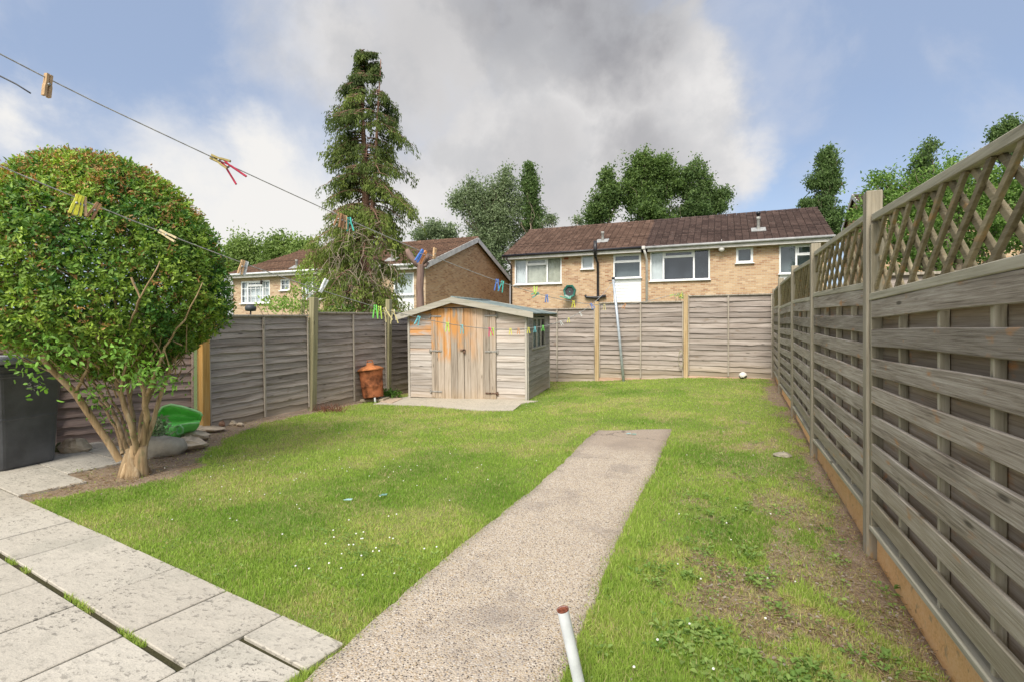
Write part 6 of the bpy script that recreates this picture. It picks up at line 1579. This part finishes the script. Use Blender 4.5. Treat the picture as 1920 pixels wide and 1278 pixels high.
peg(pt2, 957, 'yellow', 'yellow peg in front of the boards right of the shed doors', 9, 0, 0); peg(pt2, 972, 'orange', 'faint orange peg right of the yellow one on the shed boards', 9, 0, 0); peg(pt2, 991, 'yellow', 'yellow peg at the front right corner of the shed', 12, 0, 0); peg(pt2, 1003, 'cyan', 'light blue peg in front of the shed window', 8, 0, 0); peg(pt2, 1018, 'green', 'green peg at the rear end of the shed window', 10, 0, 0)
peg(pt2, 1051, 'white', 'pale grey-green peg against the far fence right of the shed', 10, 0, -.5); peg(pt2, 1066, 'yellow', 'yellow peg against the far fence, left of the first post', 14, 0, 0); peg(pt2, 1087, 'white', 'thin white peg slanting against the far fence', 3, 0, -.6)

# things lying about
def lying_peg(px, py, col, label, ang):
    c_ = G(px, py, .03); q = MB(); q.box((0, 0, 0), (.062, .010, .006), ch=.002); q.box((.010, .004, .005), (.05, .008, .005), (0, 0, .1), ch=.002); q.tube([(0, 0, .0), (0, .012, .004)], .005, 6)
    o = q.build('clothes_peg', PM[col], None, c_, (0, 0, ang)); tag(o, label, 'clothes peg')
lying_peg(652, 936, 'dull', 'light blue peg lying on the lawn, left of the two fallen pegs', YAW); lying_peg(718, 927, 'dullteal', 'grey-teal peg lying on the lawn, right of the two fallen pegs', YAW+.3); lying_peg(1178, 812, 'dull', 'light blue peg lying on the far end of the path', YAW+.2); lying_peg(1188, 813, 'dullteal', 'teal peg lying beside the light blue one on the far end of the path', YAW-.3)
c_ = G(1393, 709); q = MB(); n1_, n2_ = 20, 12; vs = []; fs = []; r_ = .085
for i in range(n2_+1):
    for j in range(n1_): ph = math.pi*i/n2_; th_ = 2*math.pi*j/n1_; vs.append((r_*math.sin(ph)*math.cos(th_), r_*math.sin(ph)*math.sin(th_), r_*math.cos(ph)*.93))
for i in range(n2_):
    for j in range(n1_): fs.append((i*n1_+j, (i+1)*n1_+j, (i+1)*n1_+(j+1) % n1_, i*n1_+(j+1) % n1_))
mb = MB(); mb.add(vs, fs, True); ball_m, tb, bb_ = newmat('scuffed_ball'); co = nd(tb, 'ShaderNodeTexCoord').outputs['Object']; vo = nd(tb, 'ShaderNodeTexVoronoi', i_Scale=13.0); tb.links.new(co, vo.inputs['Vector'])
sp_ = nd(tb, 'ShaderNodeSeparateColor'); tb.links.new(vo.outputs['Color'], sp_.inputs[0]); tb.links.new(mixc(tb, mth(tb, 'GREATER_THAN', sp_.outputs[0], .68), (.66, .62, .56), (.05, .045, .05)), bb_.inputs['Base Color']); bb_.inputs['Roughness'].default_value = .6
tag(mb.build('football', ball_m, None, (c_.x, c_.y-.05, c_.z+.07)), 'small scuffed white and black ball at the foot of the far fence', 'ball')
# end-of-drive oddments: stones on the lawn
def chip(px, py, r_, label, m_, seed): o = stone(px, py, r_, label, m_, .35, seed, elong=1.6); o['group'] = 'stones lying on the turf'; return o
chip(1467, 855, .05, 'grey flat stone on the worn strip beside the right fence', stone_g, 301); chip(1386, 707, .03, 'pale pebble left of the ball', stone_m, 302)
# coil of string hanging on the middle far post
c_ = V(1277, 672, 12.33); q = MB()
for k in range(5): q.tube([(c_.x+.05*math.cos(a)*(1+.2*k*.1), c_.y-.02-.003*k, c_.z+(.16+.01*k)*math.sin(a)) for a in np.linspace(0, 6.2, 20)], .004, 4, cap=False)
tag(q.build('string_coil', simple('old_string', (.40, .36, .26), .9, .2, 30)), 'coil of old string hanging by the foot of the middle far post', 'string')
